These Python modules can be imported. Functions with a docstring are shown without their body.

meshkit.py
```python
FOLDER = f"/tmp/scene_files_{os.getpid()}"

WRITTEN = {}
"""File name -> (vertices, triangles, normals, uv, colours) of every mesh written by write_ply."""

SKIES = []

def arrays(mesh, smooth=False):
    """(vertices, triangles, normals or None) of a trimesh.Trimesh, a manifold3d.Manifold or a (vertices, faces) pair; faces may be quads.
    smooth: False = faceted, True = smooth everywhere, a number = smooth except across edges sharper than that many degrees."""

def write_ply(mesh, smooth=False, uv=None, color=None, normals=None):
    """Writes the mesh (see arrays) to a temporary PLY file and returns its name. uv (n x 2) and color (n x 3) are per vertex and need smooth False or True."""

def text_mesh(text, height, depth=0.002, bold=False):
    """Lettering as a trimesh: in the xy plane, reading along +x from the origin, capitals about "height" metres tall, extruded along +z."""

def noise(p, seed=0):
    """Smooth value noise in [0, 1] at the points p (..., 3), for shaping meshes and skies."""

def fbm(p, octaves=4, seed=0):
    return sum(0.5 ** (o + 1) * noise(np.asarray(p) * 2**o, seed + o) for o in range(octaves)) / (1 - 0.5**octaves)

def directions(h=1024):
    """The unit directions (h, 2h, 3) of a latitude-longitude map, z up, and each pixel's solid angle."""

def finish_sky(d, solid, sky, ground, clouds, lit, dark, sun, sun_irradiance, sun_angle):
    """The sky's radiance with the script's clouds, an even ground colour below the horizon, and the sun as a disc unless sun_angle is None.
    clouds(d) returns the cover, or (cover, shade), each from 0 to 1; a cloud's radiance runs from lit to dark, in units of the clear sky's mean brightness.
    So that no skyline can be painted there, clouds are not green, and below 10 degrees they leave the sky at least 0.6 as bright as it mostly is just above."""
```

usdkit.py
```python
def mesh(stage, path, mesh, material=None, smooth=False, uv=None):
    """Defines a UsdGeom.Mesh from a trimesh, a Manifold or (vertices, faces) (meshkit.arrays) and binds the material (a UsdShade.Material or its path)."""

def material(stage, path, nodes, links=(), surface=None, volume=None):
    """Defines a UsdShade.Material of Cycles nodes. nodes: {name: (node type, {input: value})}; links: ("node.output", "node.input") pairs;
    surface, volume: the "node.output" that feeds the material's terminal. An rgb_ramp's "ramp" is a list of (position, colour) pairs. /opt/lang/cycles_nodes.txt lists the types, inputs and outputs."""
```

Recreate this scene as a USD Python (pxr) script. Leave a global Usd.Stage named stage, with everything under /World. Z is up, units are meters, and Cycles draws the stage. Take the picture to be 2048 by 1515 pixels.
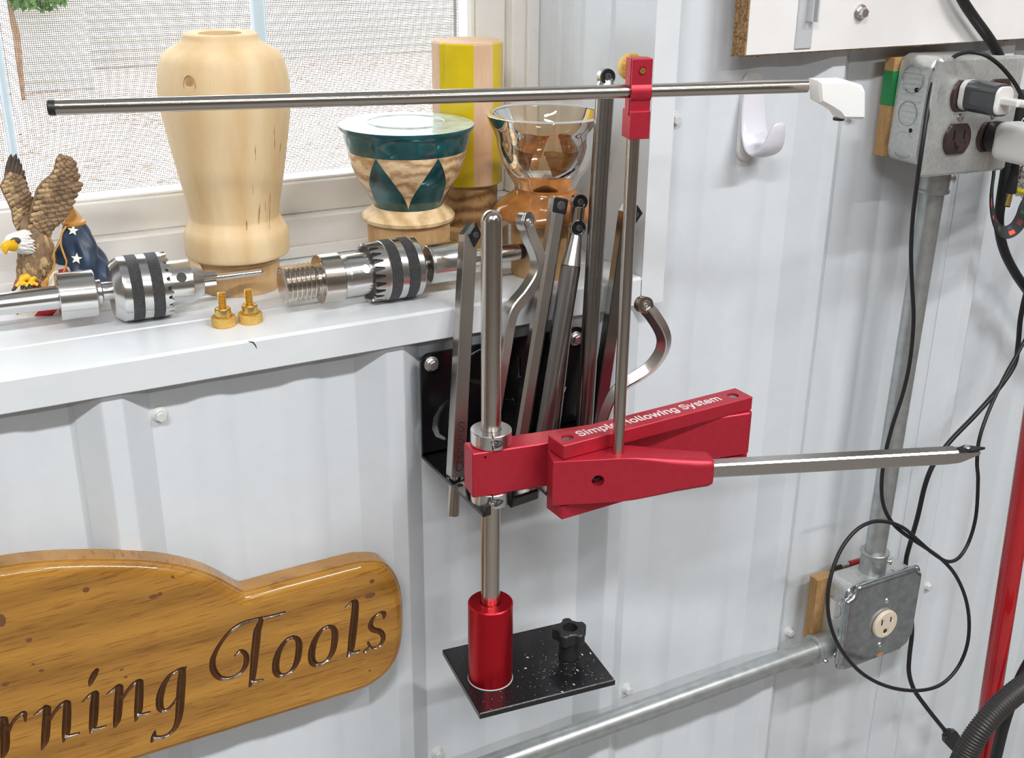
"""A wood turner's corner: hollowing rig hung on a black rack under a window, tools, bowls and a carved sign on a white steel wall.
World: x runs along the wall to the right, y into the wall (wall pan at y = 0), z up, metres."""
import math, random, zlib
import numpy as np, trimesh, manifold3d as m3, usdkit, meshkit
from scipy.spatial import Delaunay
from shapely.geometry import Polygon, Point, LineString, MultiPoint, box as sbox
from shapely.ops import unary_union
from shapely import affinity
from pxr import Usd, UsdGeom, UsdLux, UsdShade, Gf, Sdf, Vt

stage = Usd.Stage.CreateInMemory()
UsdGeom.SetStageUpAxis(stage, 'Z'); UsdGeom.SetStageMetersPerUnit(stage, 1.0)
UsdGeom.Xform.Define(stage, '/World'); UsdGeom.Scope.Define(stage, '/World/Looks')
rng = np.random.default_rng(7)
V = lambda *a: np.array(a if len(a) > 1 else a[0], float)

# ---------------------------------------------------------------- camera, sky, lamps, exposure
cam = UsdGeom.Camera.Define(stage, '/World/camera')
cam.CreateHorizontalApertureAttr(36.0); cam.CreateFocalLengthAttr(40.408)
cam.CreateClippingRangeAttr(Gf.Vec2f(0.02, 200.0)); cam.CreateFStopAttr(0.0)
cam.CreateExposureAttr(0.0)
cam.AddTransformOp().Set(Gf.Matrix4d(0.88259251, -0.47003934, 0.00966846, 0, 0.1713927, 0.34083769, 0.92436692, 0,
                                     -0.43778419, -0.81418222, 0.38138211, 0, 0, -0.8555, 1.5, 1))
sky = UsdLux.DomeLight.Define(stage, '/World/sky')
sky.CreateIntensityAttr(1.0)
M_sky = usdkit.material(stage, '/World/Looks/overcast_sky', {
    'tc': ('texture_coordinate', {}), 'n': ('noise_texture', {'scale': 2.2, 'detail': 5.0}),
    'r': ('rgb_ramp', {'ramp': [(0.3, (0.72, 0.82, 0.95)), (0.7, (1.0, 1.0, 1.0))]}),
    'b': ('background_shader', {'strength': 4.0})},
    [('tc.generated', 'n.vector'), ('n.fac', 'r.fac'), ('r.color', 'b.color')], surface='b.background')
UsdShade.MaterialBindingAPI.Apply(sky.GetPrim()).Bind(M_sky)
def rect_light(name, loc, size, target, power, color=(1, 1, 1)):
    l = UsdLux.RectLight.Define(stage, '/World/' + name)
    l.CreateWidthAttr(size[0]); l.CreateHeightAttr(size[1]); l.CreateIntensityAttr(power); l.CreateColorAttr(Gf.Vec3f(*color))
    z = V(loc) - V(target); z /= np.linalg.norm(z); x = np.cross((0, 1, 0) if abs(z[2]) > .9 else (0, 0, 1), z); x /= np.linalg.norm(x); y = np.cross(z, x)
    l.AddTransformOp().Set(Gf.Matrix4d(*x, 0, *y, 0, *z, 0, *map(float, loc), 1))
# long LED strips under the workshop ceiling
rect_light('ceiling_lamp', (-.75, -1.55, 2.85), (1.2, .12), (-.75, -1.3, 0), 92)
rect_light('ceiling_lamp_001', (1.25, -1.55, 2.85), (1.2, .12), (1.25, -1.3, 0), 92)
rect_light('ceiling_lamp_002', (.3, -3.2, 2.85), (1.2, .12), (.3, -3.0, 0), 85)

# ---------------------------------------------------------------- helpers: prims
taken = {}
def numbered(parent, name):
    k = (parent, name); n = taken.get(k, 0); taken[k] = n + 1
    return parent + '/' + (name if n == 0 else '%s_%03d' % (name, n))
origin = {}
def tag(p, label=None, category=None, group=None, kind=None):
    for k, v in (('label', label), ('category', category), ('group', group), ('kind', kind)):
        if v: p.SetCustomDataByKey(k, v)
def thing(name, label, category, loc, group=None, kind=None):
    path = numbered('/World', name); x = UsdGeom.Xform.Define(stage, path); x.AddTranslateOp().Set(Gf.Vec3d(*map(float, loc)))
    tag(x.GetPrim(), label, category, group, kind); origin[path] = V(loc); return path
def part(parent, name, mesh, mat, smooth=32, label=None, kind=None):
    """One Mesh prim under a thing or a part; mesh is given in world coordinates."""
    path = numbered(parent, name); o = origin[parent]; origin[path] = o
    if isinstance(mesh, (list, tuple)) and not isinstance(mesh[0], np.ndarray): mesh = cat(mesh)
    v, f = arr(mesh)
    # a mesh below another mesh inherits no transform of its own: things carry the only translation
    m = usdkit.mesh(stage, path, (v - o, f), M[mat], smooth)
    tag(m.GetPrim(), label=label, kind=kind); return path
def single(name, mesh, mat, label, category, smooth=32, group=None, kind=None):
    path = numbered('/World', name); m = usdkit.mesh(stage, path, arr(mesh), M[mat], smooth); tag(m.GetPrim(), label, category, group, kind); origin[path] = V(0, 0, 0); return path

# ---------------------------------------------------------------- helpers: shapes
def arr(m):
    if hasattr(m, 'to_mesh'):
        q = m.to_mesh(); return np.array(q.vert_properties[:, :3], float), np.array(q.tri_verts)
    if isinstance(m, (tuple, list)) and isinstance(m[0], np.ndarray):
        v, f = m; f = np.asarray(f)
        if f.shape[1] == 4: f = np.vstack([f[:, [0, 1, 2]], f[:, [0, 2, 3]]])
        return np.asarray(v, float), f
    return np.array(m.vertices, float), np.array(m.faces)
def cat(ms):
    vs, fs, n = [], [], 0
    for m in ms:
        v, f = arr(m); vs.append(v); fs.append(f + n); n += len(v)
    return np.vstack(vs), np.vstack(fs)
def man(m):
    if hasattr(m, 'to_mesh'): return m
    v, f = arr(m); t = trimesh.Trimesh(v, f, process=False); t.merge_vertices(digits_vertex=7); t.update_faces(t.nondegenerate_faces())
    return m3.Manifold(m3.Mesh(np.array(t.vertices, np.float32), np.array(t.faces, np.uint32)))
def frame(o, x, y=None, z=None):
    """4x4 of a right-handed frame at o; x given, plus a hint for y or z."""
    x = V(x) / np.linalg.norm(x)
    if z is not None:
        z = V(z); y = np.cross(z, x); y /= np.linalg.norm(y); z = np.cross(x, y)
    else:
        y = V(y); z = np.cross(x, y); z /= np.linalg.norm(z); y = np.cross(z, x)
    m = np.eye(4); m[:3, 0], m[:3, 1], m[:3, 2], m[:3, 3] = x, y, z, o; return m
def zframe(o, z, x=(1, 0, 0)):
    z = V(z) / np.linalg.norm(z); x = V(x) - z * np.dot(x, z)
    if np.linalg.norm(x) < 1e-6: x = np.cross((0, 1, 0), z)
    x /= np.linalg.norm(x); m = np.eye(4); m[:3, 0], m[:3, 1], m[:3, 2], m[:3, 3] = x, np.cross(z, x), z, o; return m
def mv(m, T):
    v, f = arr(m); T = np.asarray(T, float)
    return (v + T, f) if T.shape == (3,) else (v @ T[:3, :3].T + T[:3, 3], f)
def rot(ax, deg): return trimesh.transformations.rotation_matrix(math.radians(deg), ax)
def rbox(sx, sy, sz, r=.001, c=(0, 0, 0)):
    """Box with chamfered edges, centred on c."""
    r = min(r, .49 * min(sx, sy, sz)); p = []
    for a in (-1, 1):
        for b in (-1, 1):
            for d in (-1, 1):
                p += [(a * (sx / 2 - r), b * (sy / 2 - r), d * sz / 2), (a * (sx / 2 - r), b * sy / 2, d * (sz / 2 - r)), (a * sx / 2, b * (sy / 2 - r), d * (sz / 2 - r))]
    return mv(m3.Manifold.hull_points(np.array(p, np.float32)), V(c))
def softbox(sx, sy, sz, r, c=(0, 0, 0), n=12):
    s = m3.Manifold.sphere(r, n * 2)
    return mv(m3.Manifold.batch_hull([s.translate([a * (sx / 2 - r), b * (sy / 2 - r), d * (sz / 2 - r)]) for a in (-1, 1) for b in (-1, 1) for d in (-1, 1)]), V(c))
def lathe(pr, n=64, T=None, th0=None, th1=None, close=False):
    """Surface of revolution about z from (r, z) rows; th0..th1 in radians for a part turn."""
    pr = np.array(pr, float); full = th0 is None
    th = np.linspace(0, 2 * np.pi, n, endpoint=False) if full else np.linspace(th0, th1, n)
    v = np.stack([pr[:, None, 0] * np.cos(th), pr[:, None, 0] * np.sin(th), np.repeat(pr[:, None, 1], n, 1)], -1).reshape(-1, 3)
    i, j = np.meshgrid(np.arange(len(pr) - 1), np.arange(n if full else n - 1), indexing='ij'); jn = (j + 1) % n
    f = np.stack([i * n + j, i * n + jn, (i + 1) * n + jn, (i + 1) * n + j], -1).reshape(-1, 4)
    m = (v, np.vstack([f[:, [0, 1, 2]], f[:, [0, 2, 3]]]))
    if full: # caps where the ends are open
        vs, fs = [m[0]], [m[1]]
        for k, flip in ((0, True), (len(pr) - 1, False)):
            if pr[k, 0] > 1e-6:
                c = sum(map(len, vs)); vs.append(V(0, 0, pr[k, 1])[None]); a = k * n + np.arange(n); b = k * n + (np.arange(n) + 1) % n
                fs.append(np.stack([np.full(n, c), b, a] if flip else [np.full(n, c), a, b], -1))
        m = (np.vstack(vs), np.vstack(fs))
    return mv(m, T) if T is not None else m
def axial(rows, T, n=48):
    """Lathe whose axis is the local x of T; rows are (s, r)."""
    pr = [(r, s) for s, r in rows]; R = np.eye(4); R[:3, :3] = [[0, 0, 1], [1, 0, 0], [0, 1, 0]]
    return mv(lathe(pr, n), T @ R)
def sharp(rows, b=.0004):
    """Bevels the corners of a lathe profile."""
    rows = [V(*r) for r in rows]; out = [rows[0]]
    for a, p, c in zip(rows, rows[1:], rows[2:]):
        u, w = a - p, c - p; lu, lw = np.linalg.norm(u), np.linalg.norm(w)
        if lu < 1e-9 or lw < 1e-9: continue
        out += [p + u / lu * min(b, lu * .4), p + w / lw * min(b, lw * .4)]
    return out + [rows[-1]]
def smoothrows(rows, n=6):
    """Catmull-Rom through profile rows."""
    return spline(np.array(rows, float), n)
def spline(P, n=8, closed=False):
    P = np.array(P, float)
    Q = np.vstack([P[-1], P, P[0], P[1]]) if closed else np.vstack([2 * P[0] - P[1], P, 2 * P[-1] - P[-2]])
    out = []
    for k in range(len(Q) - 3):
        a, b, c, d = Q[k:k + 4]
        for t in np.linspace(0, 1, n, endpoint=False):
            out.append(.5 * (2 * b + (c - a) * t + (2 * a - 5 * b + 4 * c - d) * t * t + (3 * b - a - 3 * c + d) * t ** 3))
    if not closed: out.append(P[-1])
    return np.array(out)
def tube(P, r, n=10, closed=False, cap=True, shape=None, up=None):
    """Sweep of a circle (or the 2D polygon 'shape', scaled by r) along P."""
    P = np.array(P, float); k = len(P)
    t = (np.roll(P, -1, 0) - np.roll(P, 1, 0)) if closed else np.gradient(P, axis=0)
    t /= np.linalg.norm(t, axis=1, keepdims=True) + 1e-15
    a = V(up) if up is not None else np.cross(t[0], (0, 0, 1) if abs(t[0][2]) < .9 else (1, 0, 0)); A = []
    for i in range(k):
        a = a - t[i] * np.dot(a, t[i]); a /= np.linalg.norm(a); A.append(a)
    A = np.array(A); B = np.cross(t, A)
    th = np.arange(n) * 2 * np.pi / n; sh = np.stack([np.cos(th), np.sin(th)], 1) if shape is None else np.array(shape, float); n = len(sh)
    r = np.broadcast_to(np.asarray(r, float), (k,))
    v = (P[:, None] + r[:, None, None] * (sh[None, :, :1] * A[:, None] + sh[None, :, 1:] * B[:, None])).reshape(-1, 3)
    i, j = np.meshgrid(np.arange(k if closed else k - 1), np.arange(n), indexing='ij'); i2 = (i + 1) % k; j2 = (j + 1) % n
    f = np.stack([i * n + j, i * n + j2, i2 * n + j2, i2 * n + j], -1).reshape(-1, 4); f = np.vstack([f[:, [0, 1, 2]], f[:, [0, 2, 3]]])
    if cap and not closed:
        v = np.vstack([v, P[0], P[-1]]); c = len(v); q = np.arange(n); q2 = (q + 1) % n
        f = np.vstack([f, np.stack([np.full(n, c - 2), q2, q], -1), np.stack([np.full(n, c - 1), (k - 1) * n + q, (k - 1) * n + q2], -1)])
    return v, f
def prism(poly, t, T=None):
    """Polygon (shapely or points) extruded from z = 0 to t."""
    if not isinstance(poly, Polygon) and not hasattr(poly, 'geoms'): poly = Polygon(poly)
    m = cat([trimesh.creation.extrude_polygon(g, t, engine='earcut') for g in getattr(poly, 'geoms', [poly])])
    return mv(m, T) if T is not None else m
def bprism(poly, t, b, T=None, soft=False):
    """Convex-ish polygon extruded with chamfered rims."""
    if not isinstance(poly, Polygon): poly = Polygon(poly)
    P = np.array(poly.exterior.coords)[:-1]
    if not poly.exterior.is_ccw: P = P[::-1]
    e = np.roll(P, -1, 0) - P; nrm = np.stack([e[:, 1], -e[:, 0]], 1); nrm /= np.linalg.norm(nrm, axis=1, keepdims=True) + 1e-15
    mid = nrm + np.roll(nrm, 1, 0); mid /= np.maximum((mid * mid).sum(1, keepdims=True) / 2, .15)
    I = P - mid * b; n = len(P)
    rings = [(P, 0)] + [(P - mid * b * (1 - math.cos(a)), t - b + b * math.sin(a)) for a in np.linspace(0, np.pi / 2, 7)] if soft else [(I, 0), (P, b), (P, t - b), (I, t)]
    v = np.vstack([np.column_stack([q, np.full(n, z)]) for q, z in rings]); j = np.arange(n); j2 = (j + 1) % n; f = []
    for k in range(len(rings) - 1): f += [np.stack([k * n + j, k * n + j2, (k + 1) * n + j2], -1), np.stack([k * n + j, (k + 1) * n + j2, (k + 1) * n + j], -1)]
    from mapbox_earcut import triangulate_float64
    tri = np.array(triangulate_float64(I, np.array([n], np.uint32))).reshape(-1, 3)
    a, bb, c = I[tri[:, 0]], I[tri[:, 1]], I[tri[:, 2]]; flip = ((bb - a)[:, 0] * (c - a)[:, 1] - (bb - a)[:, 1] * (c - a)[:, 0]) < 0
    tri[flip] = tri[flip][:, ::-1]
    f += [tri[:, ::-1], tri + (len(rings) - 1) * n]; m = (v, np.vstack(f)); return mv(m, T) if T is not None else m
def extr(rows, x0, x1, axis='x'):
    """Open (y, z) polyline swept along x, or (x, y) polyline swept along z."""
    P = np.array(rows, float); n = len(P); v = []
    for s in (x0, x1):
        v.append(np.column_stack([np.full(n, s), P]) if axis == 'x' else np.column_stack([P, np.full(n, s)]))
    i = np.arange(n - 1); return np.vstack(v), np.vstack([np.stack([i, i + 1, n + i + 1], -1), np.stack([i, n + i + 1, n + i], -1)])
def ellip(c, r, R=None, n=3):
    s = trimesh.creation.icosphere(n); v = s.vertices * V(r)
    if R is not None: v = v @ np.asarray(R)[:3, :3].T
    return v + V(c), s.faces
def sub(a, *bs):
    a = man(a)
    for b in bs: a = a - man(b)
    return a
def cyl(p, q, r, n=24, ch=0.0):
    L = np.linalg.norm(V(q) - V(p)); rows = [(r - ch, 0), (r, ch), (r, L - ch), (r - ch, L)] if ch else [(r, 0), (r, L)]
    return lathe(rows, n, zframe(p, V(q) - V(p)))
def hexhead(o, d, af=.0080, h=.0050, washer=.0070, wt=.0016, flange=.0062):
    """Hex-washer-head screw: rubber-backed washer, flange and hexagon, pointing along d from o."""
    T = zframe(o, d); n = 28
    w = lathe(sharp([(washer, 0), (washer, wt), (flange * .98, wt + .0006), (0, wt + .0006)], .0003), n, T)
    fl = lathe([(flange * .9, wt), (flange * .9, wt + .0012), (af * .58, wt + .0020)], n, T)
    a = np.arange(6) * np.pi / 3 + .35; hx = np.stack([np.cos(a), np.sin(a)], 1) * af / 2 / math.cos(np.pi / 6)
    return cat([w, fl, bprism(hx, h, .0006, T @ trimesh.transformations.translation_matrix((0, 0, wt + .001)))])
def screwhead(o, d, r=.0035, h=.0016, slot=True, ang=20):
    T = zframe(o, d) @ rot((0, 0, 1), ang); m = man(lathe([(r, 0), (r, h * .35), (r * .85, h * .8), (r * .5, h), (0, h)], 24))
    if slot: m = m - man(rbox(r * 1.5, r * .28, h, .0001, (0, 0, h * .95))) - man(rbox(r * .28, r * 1.5, h, .0001, (0, 0, h * .95)))
    return mv(m, T)
def text(s, h, depth, T, bold=False):
    m = meshkit.text_mesh(s, h, depth, bold); return mv(m, T)

# ---------------------------------------------------------------- materials
M = {}
def mat(name, nodes, links=(), surface='p.BSDF'): M[name] = usdkit.material(stage, '/World/Looks/' + name, nodes, links, surface=surface)
def plain(name, col, rough=.5, metal=0., bump=0., bscale=300., var=0., vscale=40., **kw):
    """Plain surface with a little tone variation and fine relief."""
    nodes = {'tc': ('texture_coordinate', {}), 'p': ('principled_bsdf', dict(base_color=col, roughness=rough, metallic=metal, **kw))}; links = []
    if var:
        nodes['n'] = ('noise_texture', dict(scale=vscale, detail=4.0))
        nodes['r'] = ('rgb_ramp', {'ramp': [(.3, [c * (1 - var) for c in col]), (.7, [min(1, c * (1 + var)) for c in col])]})
        links += [('tc.object', 'n.vector'), ('n.fac', 'r.fac'), ('r.color', 'p.base_color')]
    if bump:
        nodes['bn'] = ('noise_texture', dict(scale=bscale, detail=3.0)); nodes['b'] = ('bump', dict(strength=bump, distance=.0006))
        links += [('tc.object', 'bn.vector'), ('bn.fac', 'b.height'), ('b.normal', 'p.normal')]
    mat(name, nodes, links)
def brushed(name, col, rough=.28, stretch=(40, 40, 1600), var=.12, bump=.15, metal=1.0):
    """Metal with fine lines; stretch gives the noise frequency per axis."""
    mat(name, {'tc': ('texture_coordinate', {}), 'm': ('mapping', {'scale': stretch}), 'n': ('noise_texture', dict(scale=1.0, detail=3.0)),
               'r': ('rgb_ramp', {'ramp': [(.3, [rough * (1 - var * 2)] * 3), (.7, [rough * (1 + var * 2)] * 3)]}), 'c': ('rgb_ramp', {'ramp': [(.3, [c * (1 - var * .5) for c in col]), (.7, col)]}), 'p': ('principled_bsdf', dict(metallic=metal))},
        [('tc.object', 'm.vector'), ('m.vector', 'n.vector'), ('n.fac', 'r.fac'), ('r.color', 'p.roughness'), ('n.fac', 'c.fac'), ('c.color', 'p.base_color')])
def wood(name, dark, light, stretch, rough=.55, coat=0., rings=None, streak=.35, bump=.15, pores=None, specular=.35):
    """Wood: stretched noise grain, optional wave rings, fine dark pores."""
    nodes = {'tc': ('texture_coordinate', {}), 'm': ('mapping', {'scale': stretch}), 'n': ('noise_texture', dict(scale=1.0, detail=6.0, distortion=.8)),
             'm2': ('mapping', {'scale': [s * 6 for s in stretch]}), 'n2': ('noise_texture', dict(scale=1.0, detail=3.0)),
             'mx': ('mix_float', dict(fac=streak)), 'r': ('rgb_ramp', {'ramp': [(.28, dark), (.68, light)]}),
             'b': ('bump', dict(strength=bump, distance=.0004)), 'p': ('principled_bsdf', dict(roughness=rough, coat_weight=coat, coat_roughness=.06, specular_ior_level=specular))}
    links = [('tc.object', 'm.vector'), ('m.vector', 'n.vector'), ('tc.object', 'm2.vector'), ('m2.vector', 'n2.vector'), ('n2.fac', 'mx.b'), ('n2.fac', 'b.height'), ('b.normal', 'p.normal')]
    if rings:
        nodes['w'] = ('wave_texture', dict(wave_type='rings' if rings.get('rings') else 'bands', bands_direction=rings.get('dir', 'z'), rings_direction=rings.get('dir', 'z'), scale=rings['scale'], distortion=rings.get('dist', 6.0), detail=3.0, detail_scale=rings.get('ds', 1.5)))
        nodes['wm'] = ('mapping', {'scale': rings.get('stretch', (1, 1, 1)), 'location': rings.get('loc', (0, 0, 0)), 'rotation': rings.get('rot', (0, 0, 0))}); nodes['wx'] = ('mix_float', dict(fac=rings.get('amt', .5)))
        links += [('tc.object', 'wm.vector'), ('wm.vector', 'w.vector'), ('n.fac', 'wx.a'), ('w.fac', 'wx.b'), ('wx.result', 'mx.a')]
    else: links.append(('n.fac', 'mx.a'))
    links.append(('mx.result', 'r.fac'))
    if pores:
        nodes['pm'] = ('mapping', {'scale': pores['scale']}); nodes['pn'] = ('noise_texture', dict(scale=1.0, detail=2.0)); nodes['pr'] = ('rgb_ramp', {'ramp': [(pores.get('at', .34), pores['color']), (pores.get('at', .34) + .08, (1, 1, 1))]})
        nodes['px'] = ('mix_color', dict(blend_type='multiply', fac=pores.get('amt', .6)))
        links += [('tc.object', 'pm.vector'), ('pm.vector', 'pn.vector'), ('pn.fac', 'pr.fac'), ('r.color', 'px.a'), ('pr.color', 'px.b'), ('px.result', 'p.base_color')]
    else: links.append(('r.color', 'p.base_color'))
    mat(name, nodes, links)

# white enamelled sheet steel, faintly uneven
def sheet(name, col, rough):
    mat(name, {'g': ('geometry', {}), 'm': ('mapping', {'scale': (9, 9, 2.2)}), 'n': ('noise_texture', dict(scale=1.0, detail=2.0)), 'b': ('bump', dict(strength=.25, distance=.004)),
               'n2': ('noise_texture', dict(scale=60.0, detail=4.0)), 'r': ('rgb_ramp', {'ramp': [(.2, [c * .97 for c in col]), (.6, col)]}),
               'p': ('principled_bsdf', dict(roughness=rough, specular_ior_level=.5))},
        [('g.position', 'm.vector'), ('m.vector', 'n.vector'), ('n.fac', 'b.height'), ('b.normal', 'p.normal'), ('g.position', 'n2.vector'), ('n2.fac', 'r.fac'), ('r.color', 'p.base_color')])
sheet('white_wall_steel', (.715, .76, .80), .22)
sheet('white_trim_steel', (.76, .795, .825), .24)
plain('vinyl_white', (.80, .78, .75), .35, var=.03)
plain('muntin_white', (.68, .76, .84), .4)
plain('painted_screw', (.68, .69, .68), .4, bump=.1)
plain('zinc_screw', (.72, .72, .70), .3, metal=1.0, bump=.2, bscale=900)
plain('black_gap', (.012, .012, .012), .8)
mat('window_glass', {'f': ('fresnel', {'IOR': 1.35}), 't': ('transparent_bsdf', {'color': (.97, .985, .98)}), 'g': ('glossy_bsdf', {'roughness': .0, 'color': (1, 1, 1)}), 'x': ('mix_closure', {})},
    [('f.fac', 'x.fac'), ('t.BSDF', 'x.closure1'), ('g.BSDF', 'x.closure2')], surface='x.closure')
plain('screen_wire', (.11, .082, .078), .7)
plain('black_powder_coat', (.006, .006, .007), .16, bump=.08, bscale=700, specular_ior_level=.6)
plain('black_enamel_plate', (.012, .012, .014), .2, bump=.12, bscale=900, var=.3, vscale=500)
plain('red_anodised', (.50, .026, .048), .38, metal=.45, bump=.12, bscale=1600, var=.05, vscale=200)
plain('red_anodised_round', (.52, .010, .020), .30, metal=.75, bump=.1, bscale=1600)
def turned(name, col, rough, axis, depth=.00005):
    """Lathe-turned metal: fine rings around the given axis, which draw highlights out along it."""
    mat(name, {'tc': ('texture_coordinate', {}), 'd': ('vector_math', dict(math_type='dot_product', vector2=[a * 3800. for a in axis])), 'n': ('noise_texture', dict(dimensions='1D', scale=1.0, detail=2.0)),
               'b': ('bump', dict(strength=.5, distance=depth)), 'p': ('principled_bsdf', dict(base_color=col, metallic=1.0, roughness=rough))},
        [('tc.object', 'd.vector1'), ('d.value', 'n.w'), ('n.fac', 'b.height'), ('b.normal', 'p.normal')])
turned('steel_turned', (.56, .51, .46), .17, (0, 0, 1))
turned('steel_rod', (.56, .52, .47), .17, (.9706, -.2409, 0))
turned('steel_lathe', (.70, .69, .67), .20, (1, -.015, 0), .00004)
turned('steel_lathe_warm', (.62, .57, .51), .20, (1, 0, 0), .00004)
brushed('steel_ground', (.56, .53, .50), .27, (2500, 2500, 2500), var=.03)
brushed('steel_bright', (.66, .65, .63), .24, (2500, 2500, 2500), var=.03)
brushed('steel_dark', (.36, .345, .33), .22, (2500, 2500, 2500), var=.03)
plain('aluminium', (.80, .80, .80), .24, metal=1.0)
plain('galvanised_conduit', (.50, .53, .53), .36, metal=.75, var=.12, vscale=90, bump=.1, bscale=400)
mat('galvanised', {'tc': ('texture_coordinate', {}), 'v': ('voronoi_texture', dict(scale=260.0)), 'n': ('noise_texture', dict(scale=40.0, detail=4.0)), 'x': ('mix_float', dict(fac=.55)),
                   'r': ('rgb_ramp', {'ramp': [(.25, (.52, .545, .545)), (.75, (.68, .69, .665))]}), 'b': ('bump', dict(strength=.05, distance=.0004)), 'p': ('principled_bsdf', dict(metallic=.55, roughness=.32))},
    [('tc.object', 'v.vector'), ('tc.object', 'n.vector'), ('v.distance', 'x.a'), ('n.fac', 'x.b'), ('x.result', 'r.fac'), ('r.color', 'p.base_color'), ('n.fac', 'b.height'), ('b.normal', 'p.normal')])
plain('dark_zinc_cover', (.46, .50, .53), .2, metal=.95, var=.15, vscale=120, bump=.12, bscale=160)
plain('brass', (.92, .64, .22), .28, metal=1.0, bump=.15, bscale=900)
mat('brass_knurl', {'tc': ('texture_coordinate', {}), 'v': ('voronoi_texture', dict(scale=2200.0)), 'b': ('bump', dict(strength=.8, distance=.0006)), 'p': ('principled_bsdf', dict(base_color=(.86, .58, .18), metallic=1.0, roughness=.38))},
    [('tc.object', 'v.vector'), ('v.distance', 'b.height'), ('b.normal', 'p.normal')])
mat('black_knurl', {'tc': ('texture_coordinate', {}), 'v': ('voronoi_texture', dict(scale=1700.0)), 'b': ('bump', dict(strength=1.0, distance=.0009)), 'r': ('rgb_ramp', {'ramp': [(.1, (.035, .036, .038)), (.6, (.11, .11, .115))]}), 'p': ('principled_bsdf', dict(metallic=.4, roughness=.5))},
    [('tc.object', 'v.vector'), ('v.distance', 'b.height'), ('b.normal', 'p.normal'), ('v.distance', 'r.fac'), ('r.color', 'p.base_color')])
plain('black_plastic', (.02, .02, .021), .42, bump=.15, bscale=1200)
plain('black_rubber', (.014, .014, .015), .45)
plain('black_hose', (.035, .033, .032), .4, bump=.2, bscale=500)
plain('carbide', (.035, .037, .042), .25, metal=.6)
plain('engraved_dark', (.05, .045, .04), .6)
plain('white_plastic', (.82, .82, .80), .35)
plain('white_nylon', (.86, .86, .85), .5, subsurface_weight=.15)
plain('pearl_plastic', (.74, .74, .80), .22)
plain('cream_plastic', (.80, .70, .55), .35)
plain('brown_bakelite', (.055, .03, .026), .2)
plain('smoke_plastic', (.06, .065, .07), .12)
plain('grey_print', (.70, .68, .67), .5)
plain('label_grey', (.45, .45, .45), .7)
plain('melamine', (.86, .85, .84), .35, var=.02)
plain('standard_strip', (.62, .64, .67), .4, metal=.2)
mat('particle_board', {'tc': ('texture_coordinate', {}), 'v': ('voronoi_texture', dict(scale=420.0)), 'n': ('noise_texture', dict(scale=160.0, detail=5.0)), 'x': ('mix_float', dict(fac=.5)), 'r': ('rgb_ramp', {'ramp': [(.25, (.12, .06, .022)), (.5, (.33, .19, .08)), (.75, (.52, .33, .15))]}), 'b': ('bump', dict(strength=.9, distance=.0015)), 'p': ('principled_bsdf', dict(roughness=.85))},
    [('tc.object', 'v.vector'), ('tc.object', 'n.vector'), ('v.distance', 'x.a'), ('n.fac', 'x.b'), ('x.result', 'r.fac'), ('r.color', 'p.base_color'), ('n.fac', 'b.height'), ('b.normal', 'p.normal')])
wood('plywood', (.30, .16, .06), (.58, .36, .16), (90, 1500, 60), .7, streak=.3)
plain('green_paint', (.015, .22, .06), .5)
wood('poplar', (.68, .47, .24), (.80, .62, .38), (22, 22, 4), .6, rings=dict(scale=9, dir='x', dist=5, amt=.35, stretch=(1, 1, .18)), pores=dict(scale=(500, 500, 22), color=(.45, .28, .13), at=.20, amt=.4), bump=.04)
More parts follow.
